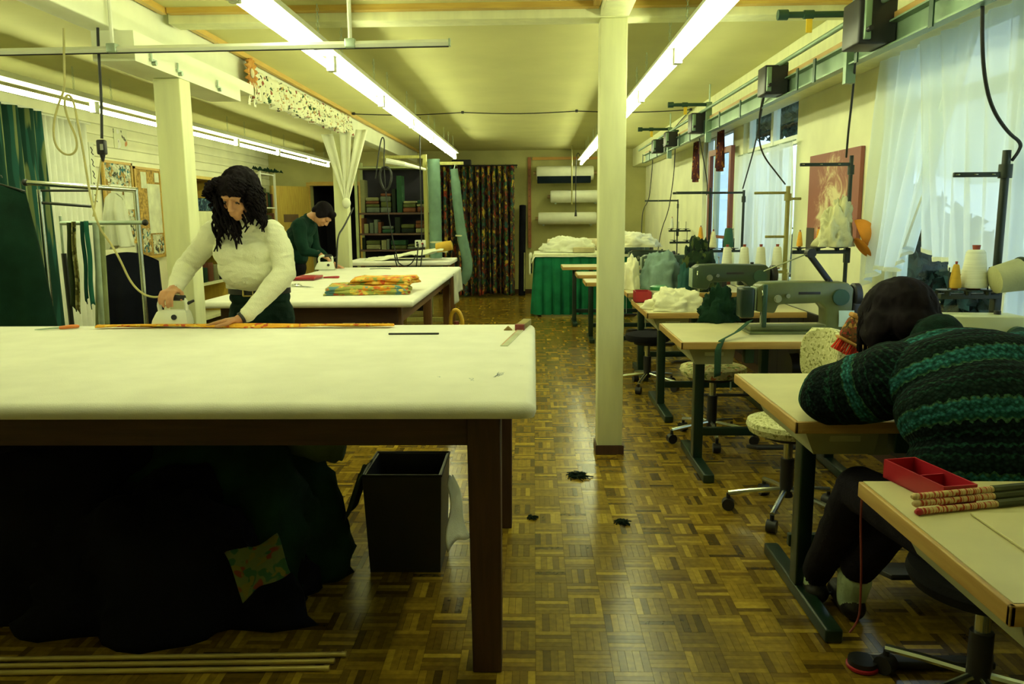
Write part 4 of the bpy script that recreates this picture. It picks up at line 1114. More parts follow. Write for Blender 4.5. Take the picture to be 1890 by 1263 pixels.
machine((1.38, 3.02, ZS), 'cream sewing machine behind the striped sweater', M_CREAM, 1.0)
machine((1.22, 5.90, ZS), 'dark green sewing machine half hidden by cream cloth', M_DKG, 1.05, drive=False)
machine((1.42, 7.28, ZS), 'dark sewing machine right of the grey-blue cover', M_DKG, .6)
machine((1.15, 8.2, ZS), 'dark sewing machine on the third last sewing table', M_DKG, .9)
machine((1.15, 9.25, ZS), 'dark sewing machine on the second last sewing table', M_DKG, .9)
machine((1.1, 10.65, ZS), 'dark sewing machine on the last sewing table', M_DKG, .9)
# folding strap from the olive machine down over the table edge
b = MB(); 
def strap(u, v):
    pts = [Vector((1.20, 4.42, .86)), Vector((1.10, 4.30, .815)), Vector((.99, 4.18, .79)), Vector((.965, 4.155, .74)), Vector((.965, 4.15, .60))]
    f = v * (len(pts) - 1); i = min(int(f), len(pts) - 2); p = pts[i].lerp(pts[i + 1], f - i)
    return p + Vector(((u - .5) * .035, 0, (u - .5) * .012))
b.grid(strap, 3, 24, thick=.003)
solo('green_webbing', b, cloth('dark_green_webbing', (.03, .075, .045)), 'dark green webbing strap running off the table of the olive machine', 'strap', smooth='all')
solo('orange_snips', rotm(MB().tube([(-.05, 0, .006), (0, .012, .008), (.06, .006, .007), (.07, -.006, .007), (.0, -.008, .007), (-.05, 0, .006)], .007, n=6, smooth=2), Matrix.Identity(3), (1.50, 4.27, ZS + .004)), mat('orange_plastic', (.72, .20, .03)), 'small orange snips in front of the olive machine', 'snips')

# ------------------------------------------------------------------ thread stands and cones
M_KHAKI = mat('khaki_enamel', (0.30, 0.28, 0.09), rough=.4, var=.1)
M_DARKM = mat('dark_green_black_enamel', (0.012, 0.022, 0.016), rough=.4, var=.1)
def stand(x, y, zt, arms, trays, label, m_=None, r=.013, fork=None):
    m_ = m_ or M_DARKM
    t = thing('thread_stand', label, 'thread stand', (x, y, ZS), 0, 'thread stands behind the sewing machines')
    part(t, 'pole', MB().cyl((x, y, ZS), (x, y, zt), r, n=12), m_, w=True)
    part(t, 'base_clamp', MB().rbox((x, y, ZS + .02), (.06, .06, .04), .006), m_, w=True)
    part(t, 'collar', MB().cyl((x, y, zt - .11), (x, y, zt - .055), r * 1.6, n=12), m_, w=True)
    for z, x2, dy in arms:
        a = MB().rbox(((x + x2) / 2, y + dy / 2, z), (abs(x - x2), .016, .02), .004)
        part(t, 'guide_arm', a, m_, w=True)
        for u in (.25, .6, .95):
            xx = lerp(x, x2, u)
            part(t, 'thread_eye', MB().tube([(xx + .008 * math.cos(k * .785), y + dy / 2 - .014 + .008 * math.sin(k * .785), z) for k in range(9)], .0018, n=4), M_CHROME, w=True)
    for z, xa, xb, n in trays:
        part(t, 'tray_bar', MB().rbox(((xa + xb) / 2, y - .02, z - .028), (abs(xb - xa), .03, .022), .003), m_, w=True)
        part(t, 'tray_strut', MB().rbox((x, y - .01, z - .05), (.03, .04, .09), .004), m_, w=True)
        for i in range(n):
            cx = lerp(xa, xb, (i + .35) / n) if n > 1 else (xa + xb) / 2
            part(t, 'spool_plate', MB().lathe([(.012, -.024), (.014, -.008), (.045, -.003), (.045, .0)], 16, c=(cx, y - .03, z)), m_, w=True)
            part(t, 'spool_pin', MB().cyl((cx, y - .03, z), (cx, y - .03, z + .09), .003, n=6), m_, w=True)
    return t
def cone(x, y, z, col, label, h=.11, r=.026, big=False, m_=None):
    t = thing('thread_cone', label, 'thread cone', (x, y, z), 0, 'thread cones on the stands')
    mm = m_ or mat('%s_thread' % col[0], col[1], rough=.8, var=.08, scale=3, stretch=(1, 1, 60), bump=.3, bscale=8)
    rt = r * (.62 if big else .45)
    part(t, 'thread', MB().lathe([(r * .95, .006), (r, .014), (r * .98, h * .2), (rt * 1.12, h * .9), (rt * .9, h * .96), (rt * .5, h * .97)], 20), mm)
    part(t, 'core', MB().lathe([(r * .5, 0), (r * .5, .006), (rt * .4, h * .97), (rt * .48, h * 1.08), (rt * .3, h * 1.08)], 14), mat('brown_cone_core', (.28, .05, .03), rough=.7))
    return t
C_O = ('orange', (.78, .36, .03)); C_Y = ('mustard', (.62, .38, .03)); C_W = ('white', (.80, .82, .68)); C_C = ('cream', (.72, .68, .42)); C_G = ('dark_green', (.02, .10, .05))
# near stand (behind the striped sweater)
stand(1.895, 3.32, 1.69, [(1.595, 1.69, 0)], [(1.135, 1.66, 1.90, 3)], 'near thread stand in front of the sheer curtain', r=.016)
cone(1.715, 3.29, 1.136, C_Y, 'mustard thread cone on the near thread stand', .105, .024)
cone(1.795, 3.30, 1.136, C_W, 'large white thread cone on the near thread stand', .165, .052, True)
stand(1.875, 4.86, 1.78, [(1.73, 1.575, 0)], [(1.245, 1.545, 1.88, 3)], 'thread stand in front of the red picture, a bag hanging on it', r=.012)
cone(1.585, 4.83, 1.246, C_O, 'left orange thread cone below the red picture', .095, .018)
cone(1.695, 4.83, 1.246, C_O, 'orange thread cone next to the cream bag', .11, .018)
stand(1.93, 6.20, 1.65, [(1.60, 1.675, 0), (1.555, 2.03, 0), (1.27, 1.77, 0)], [(1.03, 1.42, 1.92, 4)], 'khaki thread stand before the second window', M_KHAKI, r=.017)
for i, (xx, l) in enumerate(((1.49, 'first white thread cone left of the khaki stand pole'), (1.62, 'second white thread cone left of the khaki stand pole'), (1.745, 'third white thread cone, just left of the khaki stand pole'), (1.87, 'white thread cone at the foot of the khaki stand pole'))):
    cone(xx - .01, 6.17, 1.031, C_W, l, .17, .042, True)
stand(1.945, 7.55, 1.66, [(1.638, 1.29, 0)], [(1.13, 1.62, 1.93, 3)], 'dark thread stand left of the second window, with long arm', r=.012)
cone(1.67, 7.52, 1.131, C_C, 'cream thread cone on the dark stand by the casement', .16, .035)
cone(1.81, 7.52, 1.131, C_G, 'dark green thread cone on the dark stand', .19, .05, True)
stand(1.895, 8.75, 1.72, [(1.675, 1.53, 0)], [(1.17, 1.47, 1.88, 3)], 'fifth thread stand counted from the camera, short arm', r=.010)
cone(1.80, 8.72, 1.171, C_O, 'orange thread cone on the fifth thread stand', .14, .03)
stand(1.855, 10.45, 1.63, [(1.617, 1.43, 0)], [(1.26, 1.74, 2.02, 3)], 'farthest thread stand, thin pole with thin arm', r=.008)
cone(1.78, 10.42, 1.261, C_W, 'white thread cone on the farthest thread stand', .14, .025)
# bag and cap hung on the second stand
t = thing('cloth_bag', 'crumpled cream cloth bag hanging on the thread stand', 'bag', (1.77, 4.80, 1.25))
part(t, 'bag_body', heap((1.775, 4.78, 1.25), (.105, .09, .20), 21, .30), cloth('cream_cotton', (.62, .60, .36)), smooth='all', w=True)
part(t, 'bag_top', heap((1.81, 4.79, 1.39), (.06, .05, .135), 25, .35), cloth('cream_cotton', (.62, .60, .36)), smooth='all', w=True)
t = thing('peaked_hat', 'orange peaked hat hanging beside the cream bag', 'hat', (1.91, 4.78, 1.22))
def capf(u, v):
    a = 2 * math.pi * u; th = v * math.pi / 2
    return Vector((math.cos(a) * .085 * math.cos(th), math.sin(a) * .075 * math.cos(th), .085 * math.sin(th)))
cm = Matrix.Rotation(math.radians(65), 3, 'Y') @ Matrix.Rotation(math.radians(20), 3, 'X')
b = MB().grid(capf, 28, 10, thick=.004); part(t, 'crown', rotm(b, cm, (1.915, 4.78, 1.325)), cloth('orange_felt', (.70, .26, .03)), smooth='all', w=True)
b = MB().ell((0, 0, 0), (.07, .085, .010), nu=20, nv=8); part(t, 'peak', rotm(b, Matrix.Rotation(math.radians(55), 3, 'Y'), (1.93, 4.76, 1.245)), cloth('orange_felt', (.70, .26, .03)), w=True)
# bundle lying on the near stand tray
t = thing('cloth_bundle', 'rolled olive-cream cloth bundle on the near thread stand', 'cloth', (1.95, 3.22, 1.14))
part(t, 'roll', rotm(MB().lathe([(.02, -.16), (.055, -.15), (.066, -.05), (.062, .06), (.05, .15), (.02, .165)], 20), Matrix.Rotation(math.radians(78), 3, 'Y'), (1.98, 3.22, 1.21)), cloth('olive_cream_cloth', (.42, .42, .22)), w=True)
part(t, 'tie_band', rotm(MB().lathe([(.066, -.01), (.069, 0), (.066, .01)], 20), Matrix.Rotation(math.radians(78), 3, 'Y'), (1.94, 3.22, 1.203)), cloth('dark_olive_cloth', (.035, .05, .025)), w=True)
# cloths on and around the machines
def lump(px, py, y, r, seed, m_, label, folds=.28, cat='cloth', z=ZS, rz=0.0, k=2.2):
    p = at(px, py, z=z); c = (p.x, y, z)
    solo('cloth_heap', heap(c, r, seed, folds, k=k, rz=rz), m_, label, cat, smooth='all')
M_CREAMC = cloth('cream_cotton_heap', (.80, .78, .54), var=.06)
t = solo('cloth_heap', heap((1.00, 5.65, ZS + .001), (.20, .17, .135), 31, .26), M_CREAMC, 'crumpled cream cloth lying in front of the dark green machine', 'cloth', smooth='all')
solo('cloth_heap', heap((1.16, 5.0, ZS), (.13, .10, .19), 33, .3), cloth('dark_green_cotton', (.006, .028, .014)), 'dark green cloth bundled left of the olive machine', 'cloth', smooth='all')
M_GREYB = cloth('grey_blue_cover', (.20, .30, .27), var=.2)
solo('cloth_heap', heap((1.15, 7.22, ZS + .002), (.185, .19, .31), 36, .16, power=3.5), M_GREYB, 'grey-blue cloth heap beside the dark printed bundle', 'cloth', smooth='all')
solo('cloth_heap', heap((.88, 7.25, ZS + .002), (.085, .16, .27), 38, .18, power=3.2), M_CREAMC, 'upright cream cloth heap left of the grey-blue cover', 'cloth', smooth='all')
solo('cloth_heap', heap((1.15, 9.2, ZS + .30), (.28, .16, .16), 39, .22), M_CREAMC, 'cream cloth heap on the second last sewing machine', 'cloth', smooth='all')
# dark machine attachment: tall dark green apparatus behind the cream heap
t = thing('cloth_bundle', 'tall dark printed bundle beside the red casement', 'cloth', (1.42, 7.0, ZS))
part(t, 'bundle', heap((1.43, 7.0, ZS), (.16, .12, .43), 41, .28), prints('dark_green_camouflage', (.012, .028, .012), [(.06, .08, .02), (.004, .01, .01)], scale=14), smooth='all', w=True)
part(t, 'drape', heap((1.30, 6.93, ZS), (.06, .06, .22), 43, .2), cloth('teal_cotton', (.03, .10, .09)), smooth='all', w=True)
# red box and white pot on the edge of the fifth table
p = at(1166, 545, y=6.95)
def openbox(name, c, w, d, h, m_, label, cat, th=.006, rz=0):
    t = thing(name, label, cat, c, rz)
    part(t, 'bottom', MB().box((0, 0, th / 2), (w, d, th)), m_, smooth=False)
    for s in (-1, 1):
        part(t, 'side', MB().box((s * (w - th) / 2, 0, h / 2), (th, d, h)), m_, smooth=False)
        part(t, 'end', MB().box((0, s * (d - th) / 2, h / 2), (w - 2 * th, th, h)), m_, smooth=False)
    return t
openbox('parts_box', (.835, 6.16, ZS), .12, .16, .085, M_RED, 'small red box beside the white tub on a sewing table', 'box')
t = thing('plastic_tub', 'white plastic tub with green rim beside the small red box', 'tub', (.965, 6.17, ZS))
part(t, 'pot', MB().lathe([(.05, 0), (.055, .004), (.065, .10), (.058, .10), (.05, .01)], 20), mat('white_plastic', (.72, .74, .56), rough=.4))
part(t, 'lid', MB().lathe([(.068, .09), (.070, .095), (.070, .115), (.05, .125), (.0, .126)], 20), mat('green_plastic', (.03, .22, .08), rough=.4))
# red tray and striped rods on the nearest table
def tray():
    a, b_, c_ = at(1640, 895, z=ZS), at(1690, 872, z=ZS), at(1705, 935, z=ZS)
    ctr = (at(1767, 915, z=ZS) + at(1640, 895, z=ZS)) / 2
    ang = math.atan2(c_.y - a.y, c_.x - a.x)
    ang = math.radians(-78)
    t = thing('red_tray', 'red plastic tray on the nearest sewing table', 'tray', (.955, 1.885, ZS), ang)
    L, W_, h = .215, .088, .048; th = .004
    part(t, 'bottom', MB().box((0, 0, th / 2), (L, W_, th)), M_RED, smooth=False)
    for s in (-1, 1):
        part(t, 'side', MB().box((0, s * (W_ - th) / 2, h / 2), (L, th, h)), M_RED, smooth=False)
        part(t, 'end', MB().box((s * (L - th) / 2, 0, h / 2), (th, W_ - 2 * th, h)), M_RED, smooth=False)
    part(t, 'divider', MB().box((.0, 0, h * .42), (th, W_ - 2 * th, h * .8)), M_RED, smooth=False)
tray()
M_STRIPE = prints('red_cream_striped_wrap', (.62, .46, .24), [(.42, .06, .04)], scale=70, thresh=.45, stretch=(3, .3, .3))
for i, (dy, dz, l) in enumerate(((0.0, .008, 'lowest red-striped knitting rod on the nearest sewing table'), (.014, .0215, 'middle red-striped knitting rod of the stack'), (.022, .035, 'top red-striped knitting rod of the stack'))):
    t = thing('striped_rod', l, 'rod', (.862, 1.722 + dy, ZS + dz), math.radians(14), 'striped rods on the nearest table')
    part(t, 'shaft', MB().cyl((0, 0, 0), (.24, 0, 0), .0075, n=10), M_STRIPE)
    part(t, 'tip', MB().lathe([(.0078, 0), (.009, .006), (.004, .014)], 12, M=Matrix.Rotation(math.radians(-90), 3, 'Y')), M_RED if i == 0 else mat('pale_wood_tip', (.66, .50, .26)))
    part(t, 'sheath', MB().cyl((.20, 0, 0), (.34, 0, 0), .0095, n=8), mat('dark_olive_sheath', (.06, .07, .03), rough=.6))
# table extension leaf on the nearest table front edge
solo('cover_board', MB().rbox((1.40, 1.52, ZS + .004), (.86, .40, .006), .002, rz=math.radians(0)), M_LAM, 'thin beige board lying on the nearest sewing table', 'board')
cable('red_string_line', [at(p[0], p[1], y=2.1) for p in ((1592, 905), (1588, 960), (1590, 1050), (1588, 1110), (1586, 1140), (1575, 1160), (1568, 1168))], .003, 'thin red line hanging below the nearest sewing table', mat('dark_red_paint', (.20, .03, .03)), sm=2)
t = thing('foot_knob', 'dark treadle pad with red rim on the floor at lower right', 'treadle', (1.06, 2.10, 0))
p = at(1592, 1222, z=.02)
t.location = (p.x, p.y, 0)
part(t, 'pad', MB().cyl((0, 0, .006), (0, 0, .03), .045, n=20), M_BLACK); part(t, 'rim', MB().lathe([(.046, 0), (.05, .004), (.05, .012), (.046, .014)], 24), M_RED)
part(t, 'arm', MB().rbox((.22, .0, .02), (.38, .05, .025), .006), M_BLACK)

# ------------------------------------------------------------------ swivel chairs
M_SEATF = prints('pale_floral_upholstery', (0.52, 0.50, 0.26), [(0.40, 0.14, 0.06), (0.16, 0.22, 0.07), (0.66, 0.62, 0.36)], scale=26, thresh=.52)
M_SEATS = prints('pale_speckled_upholstery', (0.55, 0.54, 0.28), [(0.25, 0.25, 0.09), (0.68, 0.66, 0.40)], scale=70, thresh=.5)
M_SEATD = cloth('black_upholstery', (.012, .012, .016))
def swivel(loc, rz, label, seat_z, r, sm, back=None, bm_=None):
    t = thing('swivel_chair', label, 'chair', loc, rz, 'swivel chairs at the sewing tables')
    part(t, 'seat', MB().lathe([(r * .55, seat_z - .075), (r * .93, seat_z - .065), (r, seat_z - .035), (r * .97, seat_z - .012), (r * .75, seat_z), (0, seat_z + .006)], 32), sm)
    part(t, 'seat_pan', MB().cyl((0, 0, seat_z - .095), (0, 0, seat_z - .072), r * .6, n=20), M_BLACK)
    part(t, 'column', MB().cyl((0, 0, .10), (0, 0, seat_z - .08), .022, n=12), M_CHROME)
    part(t, 'column_sleeve', MB().cyl((0, 0, .09), (0, 0, seat_z - .2), .032, n=12), M_BLACK)
    for k in range(5):
        a = 2 * math.pi * k / 5 + .35; c, s = math.cos(a), math.sin(a)
        lg = part(t, 'base_leg', MB().tube([(c * .02, s * .02, .125), (c * .16, s * .16, .105), (c * .27, s * .27, .085)], .013, n=8), M_CHROME)
        cs = MB().cyl((c * .27 - s * .022, s * .27 + c * .022, .03), (c * .27 + s * .022, s * .27 - c * .022, .03), .03, n=14).cyl((c * .27, s * .27, .04), (c * .27, s * .27, .085), .010, n=8)
        part(lg, 'caster', cs, M_BLACK)
    if back:
        bz0, bz1, w = back
        part(t, 'back_post', MB().tube([(0, 0, seat_z - .085), (0, .20, seat_z - .08), (0, .25, seat_z - .02), (0, .245, (bz0 + bz1) / 2)], .012, n=8, smooth=1), M_CHROME)
        bk = MB(); bk.grid(lambda u, v: ((u - .5) * w * (1 - .25 * abs(2 * v - 1) ** 4), .235 - .05 * (2 * u - 1) ** 2 - .02 * math.sin(math.pi * v) + .02, lerp(bz0, bz1, v)), 16, 10, thick=-.045)
        part(t, 'backrest', bevel(bk, .008, 2, 50), bm_ or sm)
    return t
swivel((1.14, 5.02, 0), .5, 'swivel stool with pale floral round seat between two sewing tables', .50, .21, M_SEATF)
swivel((1.22, 3.74, 0), math.radians(-68), 'swivel chair with pale speckled seat before the olive machine', .48, .20, M_SEATS, (.62, .895, .30), M_SEATS)
swivel((1.28, 2.16, 0), math.radians(180), 'black swivel chair under the person in the striped sweater', .46, .21, M_SEATD)
swivel((.95, 6.62, 0), .2, 'dark swivel stool in shadow behind the post', .47, .19, M_SEATD)
# tapestry pouch with red fringe hung on the speckled backrest
def pouch():
    t = thing('tapestry_pouch', 'brown patterned pouch with red fringe hanging on the chair back', 'pouch', (1.40, 3.66, .80))
    M_TAP = prints('brown_tapestry', (.16, .06, .02), [(.40, .22, .06), (.30, .04, .03), (.06, .05, .02)], scale=45, thresh=.5)
    R = Matrix.Rotation(math.radians(28), 3, 'Y')
    part(t, 'bag', rotm(MB().rbox((0, 0, 0), (.115, .05, .105), .02), R, (1.435, 3.56, .925)), M_TAP, w=True)
    part(t, 'top_band', rotm(MB().rbox((0, 0, .058), (.118, .054, .022), .008), R, (1.435, 3.56, .925)), mat('orange_brown_band', (.45, .22, .05), rough=.8), w=True)
    part(t, 'hem_band', rotm(MB().rbox((0, 0, -.056), (.118, .054, .014), .006), R, (1.435, 3.56, .925)), mat('orange_brown_band', (.45, .22, .05)), w=True)
    fr = MB()
    rng = random.Random(3)
    for k in range(34):
        x = lerp(-.055, .055, k / 33); y = (rng.random() - .5) * .04
        fr.tube([(x, y, -.06), (x * 1.05, y * 1.2, -.085), (x * 1.1 + (rng.random() - .5) * .01, y * 1.3, -.112)], .0028, n=4)
    f = part(t, 'fringe', rotm(fr, R, (1.435, 3.56, .925)), cloth('red_fringe', (.72, .05, .02)), w=True); f['kind'] = 'stuff'
    part(t, 'toggle', rotm(MB().cyl((.045, 0, .07), (.06, 0, .10), .014, n=12), R, (1.435, 3.56, .925)), M_BLACK, w=True)
pouch()

# ------------------------------------------------------------------ back wall: doorway, curtain, laths, rolls, skirted table
M_DARKROOM = mat('corridor_shade_tone', (.02, .018, .03), rough=.9)  # the unlit interior's darkness is put into this colour
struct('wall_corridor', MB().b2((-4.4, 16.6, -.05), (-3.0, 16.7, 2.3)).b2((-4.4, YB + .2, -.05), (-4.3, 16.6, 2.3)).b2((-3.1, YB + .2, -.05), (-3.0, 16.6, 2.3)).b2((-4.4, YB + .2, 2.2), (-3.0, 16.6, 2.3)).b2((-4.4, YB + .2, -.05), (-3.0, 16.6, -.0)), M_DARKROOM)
M_DOOR = wood('yellow_pine_door', (.55, .40, .07), (.42, .28, .05), axis=2)
d = struct('door_1', MB().b2((-4.20, YB - .03, 0), (-4.13, YB + .02, 2.08)).b2((-3.23, YB - .03, 0), (-3.16, YB + .02, 2.08)).b2((-4.13, YB - .03, 2.02), (-3.23, YB + .02, 2.09)), M_TRIM)
RD = Matrix.Rotation(math.radians(-122), 3, 'Z')
lf = struct('door_leaf', rotm(MB().b2((0, -.02, .01), (.86, .02, 2.0)), RD, (-4.16, YB - .05, 0)), M_DOOR, d)
struct('door_handle', rotm(MB().cyl((.78, .02, 1.02), (.78, .06, 1.02), .01, n=8).cyl((.78, .06, 1.02), (.67, .06, 1.02), .009, n=8), RD, (-4.16, YB - .05, 0)), M_CHROME, lf, smooth=True)
struct('door_plate', rotm(MB().b2((.28, .021, 1.36), (.62, .025, 1.50)), RD, (-4.16, YB - .05, 0)), mat('brown_door_plate', (.15, .09, .04)), lf)

M_FCURT = prints('dark_floral_curtain_print', (.10, .045, .025), [(.34, .05, .03), (.04, .12, .04), (.50, .34, .05), (.03, .09, .09), (.04, .02, .03)], scale=7.5, detail=3, thresh=.48, stretch=(1, 1, .8))
def floral_curtain():
    t = thing('floral_curtain', 'dark floral curtain hanging in folds across the back corner', 'curtain', (-1.0, 14.2, .05))
    def f(u, v):
        x = lerp(-1.72, -.34, u) + .03 * math.sin(u * 50) * v
        return (x, 14.22 + .11 * (.5 + .5 * v) * math.sin(u * 2 * math.pi * 13 + 1.2 * math.sin(u * 9)), lerp(2.30, .05, v) + .02 * math.sin(u * 11) * v)
    part(t, 'fabric', MB().grid(f, 180, 24, thick=.006), M_FCURT, smooth='all', w=True)
    part(t, 'curtain_rail', MB().cyl((-1.78, 14.22, 2.31), (-.28, 14.22, 2.31), .014, n=8), M_BLACK, w=True)
    for i in range(12):
        x = lerp(-1.70, -.36, i / 11)
        part(t, 'ring', MB().tube([(x, 14.22 + .022 * math.cos(k * .7854), 2.31 + .022 * math.sin(k * .7854)) for k in range(9)], .003, n=4), M_BLACK, w=True)
    for x in (-1.75, -.31):
        part(t, 'wall_bracket', MB().cyl((x, 14.22, 2.31), (x, YB, 2.31), .01, n=6), M_BLACK, w=True)
floral_curtain()
solo('speaker_box', MB().rbox((-1.28, 14.5, 2.38), (.34, .2, .1), .008), M_BLACK, 'small dark box above the floral curtain', 'box')
t = thing('cloth_roll', 'dark upright cloth roll leaning beside the floral curtain', 'cloth roll', (-.2, 14.45, 0))
part(t, 'roll', MB().cyl((-.22, 14.35, .02), (-.20, 14.72, 1.62), .062, n=16), M_DARKCLOTH, w=True)
part(t, 'pale_edge', MB().cyl((-.175, 14.30, .10), (-.168, 14.45, .78), .014, n=8), cloth('pale_olive_cloth', (.30, .30, .14)), w=True)
t = thing('wooden_lath', 'upright reddish wooden lath on the back wall', 'lath', (-.07, YB - .02, .8))
M_LATH = wood('reddish_lath', (.42, .17, .05), (.30, .09, .03), axis=2)
part(t, 'lath', MB().b2((-.105, YB - .045, .85), (-.045, YB - .005, 2.49)), M_LATH, smooth=False, w=True)
for k in range(12): part(t, 'peg', MB().cyl((-.075, YB - .045, .95 + k * .12), (-.075, YB - .075, .95 + k * .12), .010, n=8), mat('dark_red_paint', (.20, .03, .03)), w=True)
solo('wooden_batten', MB().b2((-.02, YB - .05, 2.44), (1.30, YB - .005, 2.49)), wood('orange_batten', (.62, .33, .06), (.5, .24, .04), axis=0), 'horizontal orange wooden batten high on the back wall', 'batten', smooth=False)
def wall_roll(x0, x1, y, z, r, label, stripe=False):
    t = thing('fabric_roll', label, 'fabric roll', ((x0 + x1) / 2, y, z - r), 0, 'fabric rolls on the back wall')
    R = Matrix.Rotation(math.radians(90), 3, 'Y')
    mid = (x0 + x1) / 2; L = x1 - x0
    b = MB().lathe([(r * .35, -L / 2), (r * .92, -L / 2 + .006), (r, -L / 2 + .03), (r, L / 2 - .03), (r * .92, L / 2 - .006), (r * .35, L / 2)], 24, M=R, c=(mid, y, z))
    part(t, 'rolled_fabric', b, cloth('white_roll_fabric', (.82, .83, .68), var=.04), w=True)
    part(t, 'core_tube', MB().cyl((x0 - .05, y, z), (x1 + .05, y, z), r * .28, n=12), mat('cardboard_core', (.40, .28, .12), rough=.8), w=True)
    if stripe: part(t, 'dark_band', MB().rbox(((x0 + x1) / 2 - .02, y - r * .78, z - r * .95), (L * .93, .03, .13), .01), cloth('navy_band', (.006, .012, .02)), w=True)
    for x in (x0 + .1, x1 - .1):
        part(t, 'wall_bracket', MB().b2((x - .015, y - r * .4, z - r - .02), (x + .015, YB - .002, z - r - .001)), M_STEEL, smooth=False, w=True)
wall_roll(.05, 1.08, 14.62, 2.19, .125, 'top white fabric roll with a navy band on the back wall', True)
wall_roll(.30, 1.22, 14.66, 1.775, .11, 'middle white fabric roll on the back wall')
wall_roll(.08, 1.14, 14.66, 1.385, .11, 'lowest white fabric roll on the back wall')
cable('plug_cable', [(.80, 13.9, 2.33), (.79, 13.88, 2.45), (.74, 13.85, 2.50), (.72, 13.85, 2.3), (.72, 13.85, 1.8), (.72, 13.85, 1.52)], .007, 'black cable with plug hanging before the white fabric rolls', sm=2)
solo('cable_plug', MB().cyl((.72, 13.85, 1.42), (.72, 13.85, 1.53), .022, .012, n=12), M_BLACK, 'black plug at the end of the cable before the fabric rolls', 'plug')
solo('pale_rod', MB().cyl((.66, 14.0, 1.62), (.66, 14.0, 2.62), .012, n=8), M_KHAKI, 'thin olive rod hanging from the ceiling before the fabric rolls', 'rod')

def skirted_table():
    t = thing('skirted_table', 'table with a green pleated skirt and white top cloth', 'table', (.65, 11.7, 0))
    M_SK = cloth('green_pleated_skirt', (.012, .17, .075), var=.15)
    x0, x1, y0, y1, z1 = .02, 1.35, 11.45, 12.35, .86
    path = [(x0, y1), (x0, y0), (x1, y0), (x1, y1)]
    seg = [(Vector((*a, 0)), Vector((*b_, 0))) for a, b_ in zip(path, path[1:])]
    tot = sum((b_ - a).length for a, b_ in seg)
    def f(u, v):
        d = u * tot
        for a, b_ in seg:
            l = (b_ - a).length
            if d <= l + 1e-6: p = a.lerp(b_, d / l); n = Vector(((b_ - a).y, -(b_ - a).x, 0)).normalized(); break
            d -= l
        pl = abs(((u * tot / .135) % 1) * 2 - 1)
        off = (.012 + .055 * v) * (min(1, pl * 2.2) - .4) + .03 * v
        return p - n * (-off) + Vector((0, 0, lerp(z1, .03, v)))
    part(t, 'pleated_skirt', MB().grid(f, 260, 8, thick=.004), M_SK, smooth=True, w=True)
    part(t, 'top_board', MB().rbox(((x0 + x1) / 2, (y0 + y1) / 2, .88), (x1 - x0 + .04, y1 - y0 + .04, .04), .008), M_PAINT, w=True)
    Mw = cloth('white_muslin', (.84, .85, .66))
    b = MB(); b.grid(lambda u, v: (lerp(x0 - .06, x1 + .03, u) + .01 * math.sin(9 * v), lerp(y0 - .035, y1 + .03, v), .906 - (.10 * max(0, (.04 - u) / .04)) - .05 * max(0, (.06 - v) / .06) + .006 * fb((u * 6, v * 6, 0), 1, 2)), 50, 30, thick=.004)
    part(t, 'top_cloth', b, Mw, smooth='all', w=True)
    bb = MB(); bb.grid(lambda u, v: (x0 - .07 - .02 * math.sin(7 * u), lerp(y0, y0 + .55, u), .90 - (.30 * v)), 12, 10, thick=.004)
    part(t, 'cloth_overhang', bb, Mw, smooth='all', w=True)
    for lx, ly in ((x0 + .06, y0 + .06), (x1 - .06, y0 + .06), (x0 + .06, y1 - .06), (x1 - .06, y1 - .06)):
        part(t, 'leg', MB().rbox((lx, ly, .43), (.05, .05, .86), .004), M_BROWN2, w=True)
skirted_table()
solo('cloth_heap', heap((.50, 11.8, .915), (.36, .22, .21), 51, .28), cloth('white_muslin', (.84, .85, .66)), 'white cloth heap on the green skirted table', 'cloth', smooth='all')
solo('cloth_roll', rotm(MB().lathe([(.04, -.55), (.085, -.54), (.09, 0), (.085, .54), (.04, .55)], 18), Matrix.Rotation(math.radians(90), 3, 'Y'), (.75, 12.2, 1.005)), cloth('cream_cloth', (.7, .62, .4)), 'cream rolled cloth at the back of the green skirted table', 'cloth roll')
solo('sewing_box', MB().rbox((.72, 11.56, .95), (.30, .16, .075), .012), mat('beige_card', (.55, .48, .26), rough=.8), 'flat beige box on the front of the green skirted table', 'box')

# ------------------------------------------------------------------ back work table, shelf unit, sleeves
def work_table():
    t = thing('work_table', 'white work table behind the second cutting table', 'table', (-1.65, 10.4, 0))
    part(t, 'tabletop', MB().rbox((-1.72, 10.45, .86), (1.35, .95, .05), .012), M_PADCLOTH, w=True)
    for lx, ly in ((-2.33, 10.05), (-1.11, 10.05), (-2.33, 10.85), (-1.11, 10.85)):
        part(t, 'leg', MB().rbox((lx, ly, .418), (.06, .06, .836), .004), M_BROWN2, w=True)
work_table()
b = MB(); b.grid(lambda u, v: (lerp(-2.2, -1.15, u), 10.12 + v * .6 + .03 * math.sin(6 * u), .89 + (.16 * u * math.sin(math.pi * (.25 + .6 * v))) + .03 * fb((u * 5, v * 4, 1), 1, 4)), 40, 16, thick=.006)
solo('white_cloth', b, cloth('white_muslin', (.84, .85, .66)), 'white cloth spread slanting over the back work table', 'cloth', smooth='all')
solo('orange_roll', rotm(MB().lathe([(.03, -.11), (.06, -.10), (.065, 0), (.06, .10), (.03, .11)], 16), Matrix.Rotation(math.radians(80), 3, 'Y'), (-1.15, 10.25, 1.06)), cloth('ochre_cloth', (.6, .38, .06)), 'small ochre cloth roll at the right end of the white cloth', 'cloth roll')
